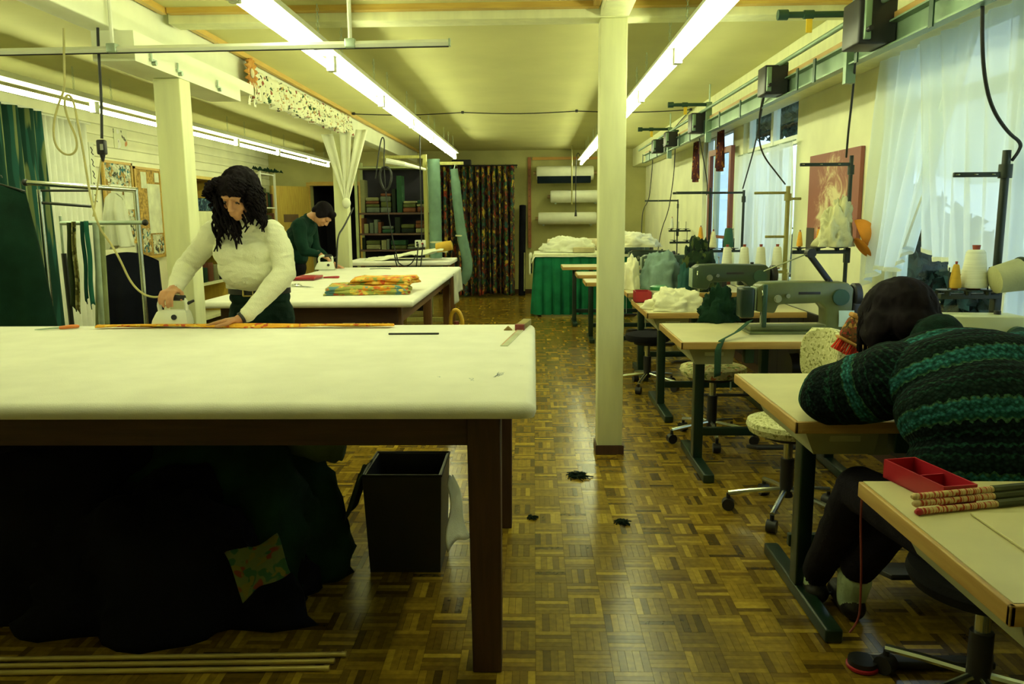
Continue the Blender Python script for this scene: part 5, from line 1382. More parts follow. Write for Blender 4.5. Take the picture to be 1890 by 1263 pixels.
def shelf_unit():
    x0, x1, y0, y1, z1 = -2.50, -1.52, 11.35, 11.75, 2.22
    t = thing('shelf_unit', 'tall open shelf unit with pale uprights behind the work table', 'shelf', ((x0 + x1) / 2, 11.55, 0))
    Mf = mat('pale_green_shelf_frame', (.34, .38, .17), rough=.5)
    for x in (x0, x1):
        for y in (y0, y1): part(t, 'upright', MB().b2((x - .018, y - .018, 0), (x + .018, y + .018, z1)), Mf, smooth=False, w=True)
    zs = (.25, .62, .98, 1.21, 1.50, 2.14)
    for z in zs: part(t, 'shelf_board', MB().b2((x0, y0, z - .025), (x1, y1, z)), M_BROWN if z < 2 else Mf, smooth=False, w=True)
    part(t, 'back_panel', MB().b2((x0, y1 + .02, .05), (x1, y1 + .03, z1 - .05)), M_DARKROOM, smooth=False, w=True)
    rng = random.Random(12)
    mats = [cloth('shelf_item_olive', (.07, .08, .025)), cloth('shelf_item_cream', (.20, .20, .10)), cloth('shelf_item_dark', (.012, .018, .012)), cloth('shelf_item_rust', (.13, .05, .025)), cloth('shelf_item_green', (.02, .06, .03)), cloth('shelf_item_grey', (.10, .12, .09))]
    CN = ['olive', 'cream', 'blackish', 'rust', 'green', 'grey']; ON = ['first', 'second', 'third', 'fourth', 'fifth', 'sixth', 'seventh', 'eighth', 'ninth', 'tenth', 'eleventh', 'twelfth']
    SN = {1.50: 'top', 1.21: 'second', .98: 'third', .62: 'fourth'}
    nm = [('folder', 'upright folder standing on the tall shelf unit')]
    for z in (1.50, 1.21, .98, .62):
        x = x0 + .05; nf = 0; ns_ = 0; top = {1.50: .60, 1.21: .26, .98: .20, .62: .30}[z]
        while x < x1 - .06:
            if rng.random() < .62:
                w = .03 + rng.random() * .045; h = top * (.5 + .4 * rng.random())
                ci = rng.randrange(6)
                solo('folder', MB().rbox((x + w / 2, y0 + .16, z + h / 2 + .001), (w, .24, h), .004, seg=1), mats[ci], '%s upright folder, %s from left on the %s shelf of the tall unit' % (CN[ci], ON[nf], SN[z]), 'folder', 'upright folders on the tall shelf unit'); nf += 1
                x += w + .004 + rng.random() * .02
            else:
                w = min(.14 + rng.random() * .1, x1 - .04 - x); zz = z
                if w < .08: break
                for k in range(rng.randrange(2, 5)):
                    h = .035 + rng.random() * .05
                    if zz + h > z + top: break
                    ci = rng.randrange(6)
                    solo('folded_cloth', MB().rbox((x + w / 2 + (rng.random() - .5) * .015, y0 + .17, zz + h / 2 + .001), (w, .26, h - .002), min(.016, h * .45)), mats[ci], '%s folded cloth, %s from below in %s stack, %s shelf of tall unit' % (CN[ci], ON[k], ON[ns_], SN[z]), 'cloth', 'folded cloths on the tall shelf unit')
                    zz += h
                ns_ += 1
                x += w + .02
shelf_unit()
# sleeves hanging from a wooden rail
def sleeves():
    M_SL = cloth('grey_green_sleeve', (.15, .25, .19), var=.12)
    t = thing('sleeve_rail', 'pale wooden stand with cross rail beside the shelf unit', 'stand', (-1.4, 10.15, 0))
    Mw = wood('olive_pine', (.42, .40, .12), (.32, .30, .08), axis=2)
    p = [at(783, 290, y=10.95), at(855, 312, y=10.95)]
    part(t, 'post', MB().b2((p[0].x - .025, 10.97, 0), (p[0].x + .025, 11.02, 2.27)), Mw, smooth=False, w=True)
    part(t, 'rail', MB().b2((-2.05, 10.97, 2.22), (p[0].x - .025, 11.01, 2.26)), Mw, smooth=False, w=True)
    part(t, 'rail', MB().b2((p[0].x + .025, 10.97, 2.13), (p[1].x, 11.01, 2.17)), Mw, smooth=False, w=True)
    part(t, 'foot', MB().b2((p[0].x - .3, 10.95, 0), (p[0].x + .3, 11.03, .05)), Mw, smooth=False, w=True)
    a, c = at(800, 294, y=10.85), at(806, 500, y=10.85)
    t = thing('cloth_sleeve', 'straight grey-green cloth sleeve hanging by the shelf unit', 'sleeve', (c.x, 10.85, c.z))
    part(t, 'sleeve', MB().tube([a, a.lerp(c, .3) + Vector((.004, 0, 0)), a.lerp(c, .7), c, c + Vector((.01, 0, -.2))], .083, n=18), M_SL, w=True)
    part(t, 'tie', MB().lathe([(.085, -.012), (.088, 0), (.085, .012)], 20, c=at(805, 447, y=10.85)), cloth('cream_cotton', (.62, .60, .36)), w=True)
    px = [(838, 312), (842, 350), (846, 390), (851, 430), (858, 460), (863, 485), (862, 505), (853, 522)]
    t = thing('cloth_sleeve', 'curved grey-green cloth sleeve hanging before the floral curtain', 'sleeve', at(853, 522, y=11.0))
    part(t, 'sleeve', MB().tube([at(*q, y=10.95) for q in px], [.05, .064, .066, .068, .07, .072, .07, .06], n=18, smooth=2), M_SL, w=True)
    part(t, 'tie', MB().lathe([(.07, -.01), (.073, 0), (.07, .01)], 20, c=at(850, 435, y=10.95)), cloth('cream_cotton', (.62, .60, .36)), w=True)
    part(t, 'hook', MB().tube([at(838, 312, y=10.95), at(840, 304, y=10.97), at(843, 306, y=11.0)], .006, n=6), M_STEEL, w=True)
sleeves()
# hanging socket strip and cable loops above the back work table
p = at(776, 450, y=9.9)
t = thing('socket_box', 'white socket box hanging on cables above the back work table', 'socket', p - Vector((0, 0, .05)))
part(t, 'case', MB().rbox((0, 0, .05), (.13, .06, .09), .008), M_WHITE)
for dx, dz in ((-.035, .065), (-.035, .035), (.03, .05)): part(t, 'socket', MB().cyl((dx, -.031, dz), (dx, -.036, dz), .014, n=12), M_BLACK if dx < 0 else M_RED)
for i, (px, l) in enumerate(([[(772, 450), (770, 475), (768, 496)], 'left short cable below the white socket box'], [[(781, 450), (778, 475), (776, 496)], 'right short cable below the white socket box'],
                   [[(693, 330), (698, 290), (703, 258), (707, 252), (710, 262), (708, 300), (712, 360), (722, 430), (735, 485)], 'black cable looped high before the shelf unit'],
                   [[(735, 485), (745, 492), (760, 488), (768, 470)], 'black cable sagging on the white cloth'],
                   [[(728, 470), (732, 490), (738, 497)], 'short black cable end on the white cloth'], [[(778, 446), (778, 400), (776, 340), (775, 280), (775, 214)], 'thin black cable carrying the white socket box'])):
    cable('hanging_cable', [at(q[0], q[1], y=9.85) for q in px], .008, l, sm=2, group='cables over the back work table')
cable('hanging_cable', [at(652, 384, y=9.0), at(645, 398, y=8.9), at(634, 420, y=8.7), at(624, 434, y=8.6), at(622, 460, y=8.45), at(621, 494, y=8.35)], .010, 'thick black cable running from the far post to the far iron', sm=2)
p = at(712, 330, y=9.85)
solo('cable_bundle', MB().tube([(p.x + .07 * math.cos(k * .5) + .01 * math.sin(k), p.y + .02 * math.sin(k * 1.3), p.z + .14 * math.sin(k * .5)) for k in range(70)], .012, n=5), M_RUBBER, 'coiled black cable bundle hanging before the shelf unit', 'cable')
solo('hanging_lamp_tube', MB().tube([at(712, 297, y=9.9), at(745, 303, y=9.95), at(785, 313, y=10.3)], [.035, .03, .015], n=8), M_WHITE, 'pale unlit reflector slanting above the shelf unit', 'lamp')

# ------------------------------------------------------------------ left wall
curtain_x = XL + .07
M_SHEERL = cloth('white_cotton_curtain', (.80, .82, .70), var=.04)
t = thing('white_curtain', 'long white curtain on the left wall behind the clothes racks', 'curtain', (XL + .08, 8.6, .1))
part(t, 'fabric', MB().grid(lambda u, v: (XL + .08 + .03 * math.sin(u * 2 * math.pi * 11), lerp(7.62, 8.72, u), lerp(2.46, .08, v)), 130, 10, thick=.004), M_SHEERL, smooth='all', w=True)
part(t, 'rail', MB().cyl((XL + .08, 7.55, 2.47), (XL + .08, 8.80, 2.47), .012, n=8), M_WHITE, w=True)
t = thing('green_curtain', 'dark green curtain at the left edge of the photo', 'curtain', (XL + .15, 7.0, .1))
part(t, 'fabric', MB().grid(lambda u, v: (XL + .22 + .06 * math.sin(u * 2 * math.pi * 6 + .5), lerp(6.3, 7.66, u) + .06 * v * math.sin(u * 20), lerp(2.46, .08, v)), 100, 10, thick=.005), prints('dark_green_stripe', (.01, .045, .03), [(.02, .09, .07), (.16, .20, .08)], scale=7, stretch=(1, 3, .15)), smooth='all', w=True)
part(t, 'rail', MB().cyl((XL + .22, 6.2, 2.47), (XL + .22, 7.72, 2.47), .012, n=8), M_WHITE, w=True)
M_PHOTO = prints('pinned_photo_print', (.50, .52, .36), [(.03, .16, .20), (.05, .06, .04), (.40, .26, .08), (.66, .68, .52)], scale=11, detail=3, thresh=.48)
M_CARD = mat('pinned_paper', (.72, .75, .55), rough=.8)
def board(y0, y1, z0, z1, label, m_bg, cards):
    t = thing('notice_board', label, 'notice board', (XL + .02, (y0 + y1) / 2, z0))
    x = XL + .035
    part(t, 'panel', MB().b2((XL + .022, y0, z0), (x, y1, z1)), m_bg, smooth=False, w=True)
    for a, c in (((y0, z0), (y1, z0 + .03)), ((y0, z1 - .03), (y1, z1)), ((y0, z0), (y0 + .03, z1)), ((y1 - .03, z0), (y1, z1))):
        part(t, 'frame', MB().b2((XL + .022, a[0], a[1]), (x + .015, c[0], c[1])), M_TRIM, smooth=False, w=True)
    for i, (u, v, w, h, mm) in enumerate(cards):
        yc, zc = lerp(y0, y1, u), lerp(z0, z1, v)
        part(t, 'pinned_card', MB().b2((x + .001 + i * .0006, yc - w / 2, zc - h / 2), (x + .004 + i * .0006, yc + w / 2, zc + h / 2)), mm, smooth=False, w=True)
rng = random.Random(8)
cs = [(rng.uniform(.14, .86), rng.uniform(.12, .9), rng.uniform(.16, .3), rng.uniform(.12, .24), (M_PHOTO, M_CARD, M_PHOTO)[rng.randrange(3)]) for _ in range(16)]
board(9.05, 9.72, 1.15, 2.11, 'notice board crowded with photographs on the left wall', M_PHOTO, cs)
board(9.76, 10.45, .95, 2.08, 'cork notice board with long white sheets on the left wall', mat('cork', (.46, .29, .07), rough=.9, var=.3, scale=30), [(.35, .86, .14, .2, M_CARD), (.72, .55, .36, .62, M_CARD), (.3, .2, .2, .3, M_PHOTO), (.75, .15, .3, .25, M_PHOTO), (.85, .9, .12, .12, M_CARD)])
a, c = at(209, 237, x=XL + .03), at(236, 277, x=XL + .03)
solo('poster', MB().b2((XL + .024, a.y, c.z), (XL + .03, c.y, a.z)), prints('pale_poster_print', (.72, .74, .52), [(.62, .28, .12), (.80, .80, .72), (.12, .12, .08)], scale=7, thresh=.56), 'small pale poster with an orange spot above the notice boards', 'poster', smooth=False)
a, c = at(163, 262, x=XL + .03), at(174, 372, x=XL + .03)
t = thing('paper_banner', 'narrow paper strip with dark marks beside the white curtain', 'banner', (XL + .03, (a.y + c.y) / 2, c.z))
part(t, 'strip', MB().b2((XL + .024, a.y, c.z), (XL + .030, a.y + .10, a.z)), M_CARD, smooth=False, w=True)
for k in range(5):
    z = lerp(a.z, c.z, .08 + .2 * k); part(t, 'ink_mark', MB().tube([(XL + .032, a.y + .03, z), (XL + .032, a.y + .06, z - .03), (XL + .032, a.y + .04, z - .06), (XL + .032, a.y + .075, z - .08)], .006, n=4), M_BLACK, w=True)
# shelf cabinet on the left wall behind the woman
def left_cabinet():
    x0, x1, y0, y1 = XL + .03, -4.50, 10.62, 11.62
    t = thing('wall_cabinet', 'pine framed cabinet with open shelves on the left wall', 'cabinet', ((x0 + x1) / 2, 11.1, 0))
    Mp = wood('yellow_pine', (.62, .45, .06), (.5, .34, .05), axis=2)
    for y in (y0, y1): part(t, 'side_panel', MB().b2((x0, y - .03, 0), (x1, y + .03, 2.02)), Mp, smooth=False, w=True)
    for z in (.08, .55, .95, 1.52, 1.99): part(t, 'shelf_board', MB().b2((x0, y0 + .03, z - .02), (x1, y1 - .03, z + .02)), Mp if z > 1.6 else M_PAINT, smooth=False, w=True)
    part(t, 'back_panel', MB().b2((x0, y0 + .03, .1), (x0 + .01, y1 - .03, 1.97)), wood('brown_board', (.30, .17, .05), (.22, .12, .04), axis=2), smooth=False, w=True)
    part(t, 'front_panel', MB().b2((x1 - .02, y0 + .03, 1.10), (x1, y1 - .03, 1.50)), M_PAINT, smooth=False, w=True)
    Mb = prints('blue_patterned_box', (.015, .04, .07), [(.10, .18, .2), (.004, .01, .02)], scale=16)
    solo('patterned_box', MB().rbox(((x0 + x1) / 2 + .02, (y0 + y1) / 2, 1.63), (.34, .86, .17), .006), Mb, 'dark blue patterned box in the pine cabinet', 'box')
    solo('navy_bundle', heap(((x0 + x1) / 2 + .05, 10.95, .972), (.14, .2, .13), 61, .2), cloth('navy_cotton', (.008, .02, .05)), 'navy cloth bundle on the cabinet shelf', 'cloth', smooth='all')
    for k, (yy, h, mm) in enumerate(((10.85, .2, M_DGREEN), (11.05, .26, cloth('shelf_item_rust', (.26, .10, .04))), (11.25, .22, cloth('shelf_item_cream', (.42, .42, .22))), (11.42, .18, M_DARKCLOTH))):
        solo('storage_box', MB().rbox(((x0 + x1) / 2 + .03, yy, .572 + h / 2), (.28, .16, h), .008), mm, ['green', 'rust brown', 'cream', 'black'][k] + ' storage box on the middle cabinet shelf', 'box')
left_cabinet()
def corner_shelf():
    x0, x1, y0, y1 = XL + .03, -4.52, 13.3, 14.05
    t = thing('shelf_rack', 'pale metal shelf rack in the far left corner', 'shelf', ((x0 + x1) / 2, 13.7, 0))
    for x in (x0 + .02, x1):
        for y in (y0, y1): part(t, 'upright', MB().b2((x - .015, y - .02, 0), (x + .015, y + .02, 2.2)), M_WHITE, smooth=False, w=True)
    rng = random.Random(4)
    for z in (.3, .8, 1.25, 1.62, 2.18):
        part(t, 'shelf_board', MB().b2((x0, y0, z - .02), (x1, y1, z)), M_WHITE, smooth=False, w=True)
        if z < 2:
            y = y0 + .04; nb = 0
            while y < y1 - .1:
                w = .05 + rng.random() * .08; h = .2 + rng.random() * .12
                solo('binder', MB().rbox(((x0 + x1) / 2 + .03, y + w / 2, z + h / 2 + .001), (.26, w, h), .004, seg=1), [M_DGREEN, cloth('shelf_item_rust', (.26, .10, .04)), cloth('shelf_item_olive', (.14, .15, .05)), M_DARKCLOTH][(bi := rng.randrange(4))], '%s binder, %s from the camera on the %s shelf of the corner rack' % (['green', 'rust', 'olive', 'black'][bi], ['first', 'second', 'third', 'fourth', 'fifth', 'sixth', 'seventh', 'eighth', 'ninth', 'tenth'][nb], {.3: 'lowest', .8: 'second', 1.25: 'third', 1.62: 'top'}[z]), 'binder', 'binders on the pale corner rack')
                y += w + .008; nb += 1
    b = MB(); rng = random.Random(6)
    for k in range(40):
        yy = lerp(13.0, 14.2, rng.random()); xx = x1 - .1 + rng.random() * .15
        b.add([(xx, yy, 2.19), (xx + .02, yy + .10, 2.25 + rng.random() * .04), (xx + .04, yy + .18, 2.22), (xx + .0, yy + .09, 2.23)], [(0, 1, 2, 3)])
    l = solo('dried_leaves', b, M_DGREEN, 'dry green leaves lying on top of the corner rack', 'leaves', smooth=False); l['kind'] = 'stuff'
corner_shelf()

# ------------------------------------------------------------------ clothes racks at the left
M_BLACKM = mat('black_enamel_tube', (.015, .02, .015), rough=.35)
def rack1():
    Y = 5.55
    q = lambda px, py, yy=Y: at(px, py, y=yy)
    t = thing('clothes_rack', 'chrome clothes rack with a dark green garment at its left end', 'clothes rack', (q(160, 345).x, Y, 0))
    L, Rr = q(47, 337), q(253, 351)
    part(t, 'rail', MB().cyl(L, Rr, .018, n=12), M_CHROME, w=True)
    part(t, 'lower_rail', MB().cyl(q(70, 374), q(168, 381), .010, n=8), M_BLACKM, w=True)
    part(t, 'upper_rail', MB().cyl(q(70, 352), q(165, 352), .008, n=8), M_BLACKM, w=True)
    for px, r in ((72, .016), (250, .016)):
        p = q(px, 350); part(t, 'post', MB().cyl((p.x, Y, .06), (p.x, Y, p.z), r, n=10), M_CHROME, w=True)
        part(t, 'foot', MB().rbox((p.x, Y, .045), (.04, .5, .03), .006), M_BLACKM, w=True)
        for s in (-.22, .22): part(t, 'caster', MB().cyl((p.x - .012, Y + s, .02), (p.x + .012, Y + s, .02), .02, n=10), M_BLACK, w=True)
    part(t, 'base_bar', MB().cyl((q(72, 350).x, Y, .06), (q(250, 350).x, Y, .06), .012, n=8), M_BLACKM, w=True)
    part(t, 'end_knob', MB().ell(L, (.025, .025, .025)), M_BLACK, w=True)
rack1()
def garment(name, pts_top, pts_bot, y, depth, m_, label, cat, seed, hanger=True, nu=40, thick=.006):
    """garment hanging between two pixel edges at depth y"""
    a, b_ = at(*pts_top[0], y=y), at(*pts_top[1], y=y); c, d = at(*pts_bot[0], y=y), at(*pts_bot[1], y=y)
    def f(u, v):
        ang = 2 * math.pi * u
        s = .5 - .5 * math.cos(ang)          # 0..1..0 : front left->right, back right->left
        back = 1 if math.sin(ang) < 0 else -1
        top = a.lerp(b_, s); bot = c.lerp(d, s)
        top = top + Vector((0, 0, -.05 * abs(2 * s - 1) ** 2))
        p = top.lerp(bot, v)
        th = depth * (.25 + .75 * min(1, v * 3)) * math.sin(ang)
        fold = .018 * math.sin(s * 19 + seed) * (.3 + v)
        return p + Vector((0, -th + fold, .01 * math.sin(s * 9 + seed) * v))
    t = thing(name, label, cat, (c + d) / 2)
    part(t, 'body', MB().grid(f, nu, 24), m_, smooth='all', w=True)
    if hanger:
        mid = (a + b_) / 2
        part(t, 'hanger', MB().tube([a + Vector((0, 0, -.03)), mid + Vector((0, 0, .02)), b_ + Vector((0, 0, -.03))], .007, n=6).tube([mid + Vector((0, 0, .02)), mid + Vector((0, 0, .06)), mid + Vector((.02, 0, .08)), mid + Vector((.03, 0, .06))], .004, n=6, smooth=1), M_BLACKM, w=True)
    return t
M_COAT = cloth('dark_green_loden', (.006, .030, .018), var=.2)
garment('green_coat', ((-50, 345), (46, 345)), ((-70, 640), (110, 640)), 5.35, .13, M_COAT, 'dark green coat hanging at the left edge of the photo', 'coat', 1)
garment('navy_garment', ((190, 462), (292, 470)), ((196, 680), (310, 680)), 5.9, .10, cloth('navy_black_wool', (.006, .007, .016), var=.15), 'black navy garment hanging behind the steam iron', 'garment', 2, hanger=False)
garment('white_garment', ((192, 356), (226, 356)), ((192, 460), (246, 452)), 5.52, .06, cloth('white_cotton_cloth', (.82, .84, .70), var=.03), 'white folded cloth hanging over the chrome rack', 'cloth', 3, hanger=False)
def rack2():
    Y = 4.95
    q = lambda px, py: at(px, py, y=Y)
    t = thing('trouser_rack', 'low metal stand with strips of cloth hanging on it', 'stand', (q(190, 410).x, Y, 0))
    part(t, 'rail', MB().cyl(q(112, 412), q(268, 411), .014, n=10), M_STEEL, w=True)
    p = q(110, 405); part(t, 'post', MB().cyl((p.x, Y, 1.10), (p.x + .005, Y, p.z + .02), .008, n=8), M_STEEL, w=True)
    part(t, 'post_sleeve', MB().cyl((q(123, 470).x, Y, .05), (q(118, 470).x, Y, q(118, 468).z), .016, n=10), M_BLACKM, w=True)
    p = q(176, 412); part(t, 'post', MB().cyl((q(182, 600).x, Y, .04), (p.x, Y, p.z), .018, n=10), M_STEEL, w=True)
    part(t, 'knob', MB().ell(q(268, 411), (.02, .02, .02)), M_BLACK, w=True)
    part(t, 'base', MB().rbox((q(150, 600).x, Y, .025), (.55, .34, .03), .008), M_BLACKM, w=True)
rack2()
def stripcloth(px0, px1, ytop, ybot, shift, m_, label, seed):
    Y = 4.92
    a, b_ = at(px0, ytop, y=Y), at(px1, ytop, y=Y); c, d = at(px0 + shift, ybot, y=Y), at(px1 + shift, ybot, y=Y)
    b = MB(); b.grid(lambda u, v: a.lerp(b_, u).lerp(c.lerp(d, u), v) + Vector((.004 * math.sin(v * 9 + seed), -.012 - .012 * math.sin(u * 6 + seed) , .02 * math.sin(u * 5 + seed) * v)), 10, 24, thick=.005)
    solo('cloth_strip', b, m_, label, 'cloth strip', 'cloth strips on the low stand', smooth='all')
M_CAMO = prints('olive_patterned_strip', (.22, .21, .07), [(.03, .05, .02), (.40, .38, .18), (.10, .10, .03)], scale=16)
stripcloth(127, 136, 411, 570, 9, cloth('dark_olive_strip', (.03, .045, .018)), 'dark olive cloth strip on the low stand', 1)
stripcloth(134, 143, 409, 574, 11, M_CAMO, 'olive patterned cloth strip on the low stand', 2)
stripcloth(150, 157, 409, 556, 10, cloth('dark_teal_strip', (.01, .06, .045)), 'dark teal cloth strip on the low stand', 3)
stripcloth(156, 164, 408, 566, 12, cloth('teal_strip', (.02, .13, .09)), 'bright teal cloth strip on the low stand', 4)
b = MB(); b.grid(lambda u, v: at(176 + 14 * u + 12 * v * u, 418 + 190 * v, y=5.1) + Vector((0, .012 * math.sin(u * 7), 0)), 10, 12, thick=.006)
solo('grey_cloth', b, cloth('grey_olive_cloth', (.30, .34, .17)), 'grey-olive cloth panel hanging behind the low stand', 'cloth', smooth='all')

# ------------------------------------------------------------------ people
def cap_mesh(mb, a, b, ra, rb, n=14, rings=5):
    a, b = Vector(a), Vector(b); ax = (b - a)
    q = ax.to_track_quat('Z', 'Y') if ax.length > 1e-6 else Quaternion()
    L = ax.length; prof = []
    for k in range(rings + 1):
        t = math.pi / 2 * k / rings; prof.append((ra * math.sin(t), -ra * math.cos(t)))
    for k in range(rings + 1):
        t = math.pi / 2 * k / rings; prof.append((rb * math.cos(t), L + rb * math.sin(t)))
    M = q.to_matrix()
    mb.lathe(prof, n, c=a, M=M)

class Body:
    def __init__(s): s.p = []        # (tag, kind, data)
    def cap(s, tg, a, b, ra, rb=None): s.p.append((tg, 'c', Vector(a), Vector(b), ra, ra if rb is None else rb)); return s
    def chain(s, tg, pts, rs):
        for i in range(len(pts) - 1): s.cap(tg, pts[i], pts[i + 1], rs[i], rs[i + 1])
        return s
    def ell(s, tg, c, r, rot=None): s.p.append((tg, 'e', Vector(c), Vector(r), rot or Matrix.Identity(3), None)); return s
    def fuse(s, name, voxel=.006, smooth=4):
        mb = MB()
        for p in s.p:
            if p[1] == 'c': cap_mesh(mb, p[2], p[3], p[4], p[5])
            else: mb.ell(p[2], p[3], p[4], 22, 14)
        me = mb.mesh('tmp'); o = bpy.data.objects.new('tmp', me); COL.objects.link(o)
        r = o.modifiers.new('r', 'REMESH'); r.mode = 'VOXEL'; r.voxel_size = voxel
        sm = o.modifiers.new('s', 'SMOOTH'); sm.factor = .5; sm.iterations = smooth
        dg = bpy.context.evaluated_depsgraph_get()
        out = bpy.data.meshes.new_from_object(o.evaluated_get(dg))
        bpy.data.objects.remove(o); bpy.data.meshes.remove(me)
        out.name = name
        return out
    def nearest(s, pts):
        """index of the primitive each point belongs to"""
        best = np.full(len(pts), 1e9); idx = np.zeros(len(pts), int)
        for i, p in enumerate(s.p):
            if p[1] == 'c':
                a, b = np.array(p[2]), np.array(p[3]); d = b - a; L2 = max(d @ d, 1e-9)
                t = np.clip(((pts - a) @ d) / L2, 0, 1)
                dist = np.linalg.norm(pts - a - t[:, None] * d, axis=1) - (p[4] + (p[5] - p[4]) * t)
            else:
                R = np.array(p[4]); loc = (pts - np.array(p[2])) @ R
                k = np.linalg.norm(loc / np.array(p[3]), axis=1); dist = (k - 1) * min(p[3])
            m_ = dist < best; best[m_] = dist[m_]; idx[m_] = i
        return idx

def paint(body, me, mats):
    """give faces the material of the nearest primitive's tag"""
    tags = list(mats)
    for tg in tags: me.materials.append(mats[tg])
    n = len(me.polygons); c = np.empty(n * 3); me.polygons.foreach_get('center', c); c = c.reshape(-1, 3)
    idx = body.nearest(c)
    pm = np.array([tags.index(p[0]) for p in body.p])
    me.polygons.foreach_set('material_index', pm[idx].astype(np.int32)); me.shade_smooth()
    return idx

def wrinkle(body, me, tag_, amp=.004, k=(14, 14, 26), seed=1):
    """cloth folds: push the garment's surface in and out along its normals"""
    n = len(me.vertices); v = np.empty(n * 3); me.vertices.foreach_get('co', v); v = v.reshape(-1, 3)
    nr = np.empty(n * 3); me.vertices.foreach_get('normal', nr); nr = nr.reshape(-1, 3)
    idx = body.nearest(v); tg = np.array([p[0] == tag_ for p in body.p])[idx]
    for i in np.nonzero(tg)[0]:
        q = v[i]; f = 1 - 2 * abs(mnoise.noise(Vector((q[0] * k[0], q[1] * k[1], q[2] * k[2])) + Vector((seed, 0, 0)))); g = mnoise.noise(Vector((q[0] * 5, q[1] * 5, q[2] * 7)) + Vector((0, seed, 0)))
        v[i] = q + nr[i] * amp * (f * .8 + g * 1.2)
    me.vertices.foreach_set('co', v.ravel()); me.update()

def ruffle(me, amp, k):
    """wavy hair surface"""
    n = len(me.vertices); v = np.empty(n * 3); me.vertices.foreach_get('co', v); v = v.reshape(-1, 3)
    nr = np.empty(n * 3); me.vertices.foreach_get('normal', nr); nr = nr.reshape(-1, 3)
    for i in range(n):
        q = v[i]; v[i] = q + nr[i] * amp * (1 - 2.2 * abs(mnoise.noise(Vector((q[0] * k, q[1] * k, q[2] * k * .45)))))
    me.vertices.foreach_set('co', v.ravel()); me.update()

def hand(B, wrist, dirv, palm_n, curl=.5, s=1.0, spread=.12, thumb_side=1, tg='skin'):
    """palm plus five bent fingers; dirv points to the finger tips, palm_n out of the palm"""
    w = Vector(wrist); d = Vector(dirv).normalized(); n = Vector(palm_n); n = (n - d * n.dot(d)).normalized(); sd = d.cross(n) * thumb_side
    pc = w + d * .05 * s
    for k in (-1.0, -.35, .35, 1.0):
        B.cap(tg, w + sd * .012 * k * s, w + d * .082 * s + sd * .030 * k * s, .0145 * s, .0125 * s)
    for k, L in ((1.0, .92), (.35, 1.0), (-.35, .95), (-1.0, .75)):
        p = w + d * .088 * s + sd * .030 * k * s; dd = (d + sd * spread * k).normalized(); r = .0098 * s
        a = 0
        for j, seg in enumerate((.040, .026, .021)):
            a += curl * (.55, .75, .6)[j]
            v = (dd * math.cos(a) + n * math.sin(a)).normalized()
            q = p + v * seg * L * s
            B.cap(tg, p, q, r, r * .92); p = q; r *= .92
    p = w + d * .028 * s + sd * .030 * s
    v = (d * .62 + sd * .75 + n * .25).normalized(); q = p + v * .036 * s; B.cap(tg, p, q, .0135 * s, .0115 * s)
    v = (d * .85 + sd * .35 + n * .5 * curl).normalized(); u = q + v * .03 * s; B.cap(tg, q, u, .0112 * s, .0095 * s)
    v = (d * .95 + sd * .05 + n * .6 * curl).normalized(); B.cap(tg, u, u + v * .022 * s, .0098 * s, .0085 * s)

def head(B, c, fwd, up, s=1.0, tg='skin'):
    """skull, jaw, nose, brows, lips and ears around centre c"""
    f = Vector(fwd).normalized(); u = Vector(up); u = (u - f * u.dot(f)).normalized(); sd = f.cross(u)
    R = Matrix((sd, f, u)).transposed()
    c = Vector(c); P = lambda x, y, z: c + R @ Vector((x, y, z)) * s
    B.ell(tg, P(0, -.012, .022), Vector((.074, .092, .090)) * s, R)
    B.ell(tg, P(0, .022, -.035), Vector((.060, .066, .074)) * s, R)
    B.ell(tg, P(0, .060, -.088), Vector((.026, .022, .020)) * s, R)
    B.cap(tg, P(0, .088, .012), P(0, .106, -.030), .0085 * s, .013 * s)
    for k in (-1, 1):
        B.cap(tg, P(k * .012, .100, -.034), P(k * .014, .096, -.033), .008 * s)
        B.cap(tg, P(k * .014, .088, .030), P(k * .045, .074, .026), .010 * s, .009 * s)
        B.ell(tg, P(k * .032, .077, .006), Vector((.013, .011, .011)) * s, R)
        B.ell(tg, P(k * .038, .062, -.028), Vector((.020, .018, .018)) * s, R)
        B.ell(tg, P(k * .076, -.008, -.012), Vector((.008, .018, .030)) * s, R)
    B.cap(tg, P(-.020, .084, -.058), P(.020, .084, -.058), .0075 * s); B.cap(tg, P(-.016, .083, -.070), P(.016, .083, -.070), .0085 * s)
    return P, R

M_SKIN = mat('skin', (.50, .24, .12), rough=.5, var=.08, scale=14)
M_HAIRD = mat('near_black_brown_hair', (.009, .006, .009), rough=.75, var=.35, scale=20, stretch=(1, 1, .2), bump=.15, bscale=60, spec=.08)
M_KNITW = mat('white_knit_sweater', (.80, .80, .62), rough=.95, var=.04, scale=5, bump=.35, bscale=160, spec=.1)
M_DENIM = cloth('dark_green_blue_denim', (.012, .034, .026), var=.25)
M_SHOE = mat('black_shoe_leather', (.012, .010, .012), rough=.4)

def eyes(root, P, s=1.0):
    for k in (-1, 1):
        part(root, 'eye', MB().ell(P(k * .032, .0855, .004), (.0085 * s, .0085 * s, .0055 * s), nu=12, nv=8), mat('eye', (.05, .04, .035), rough=.2), w=True)

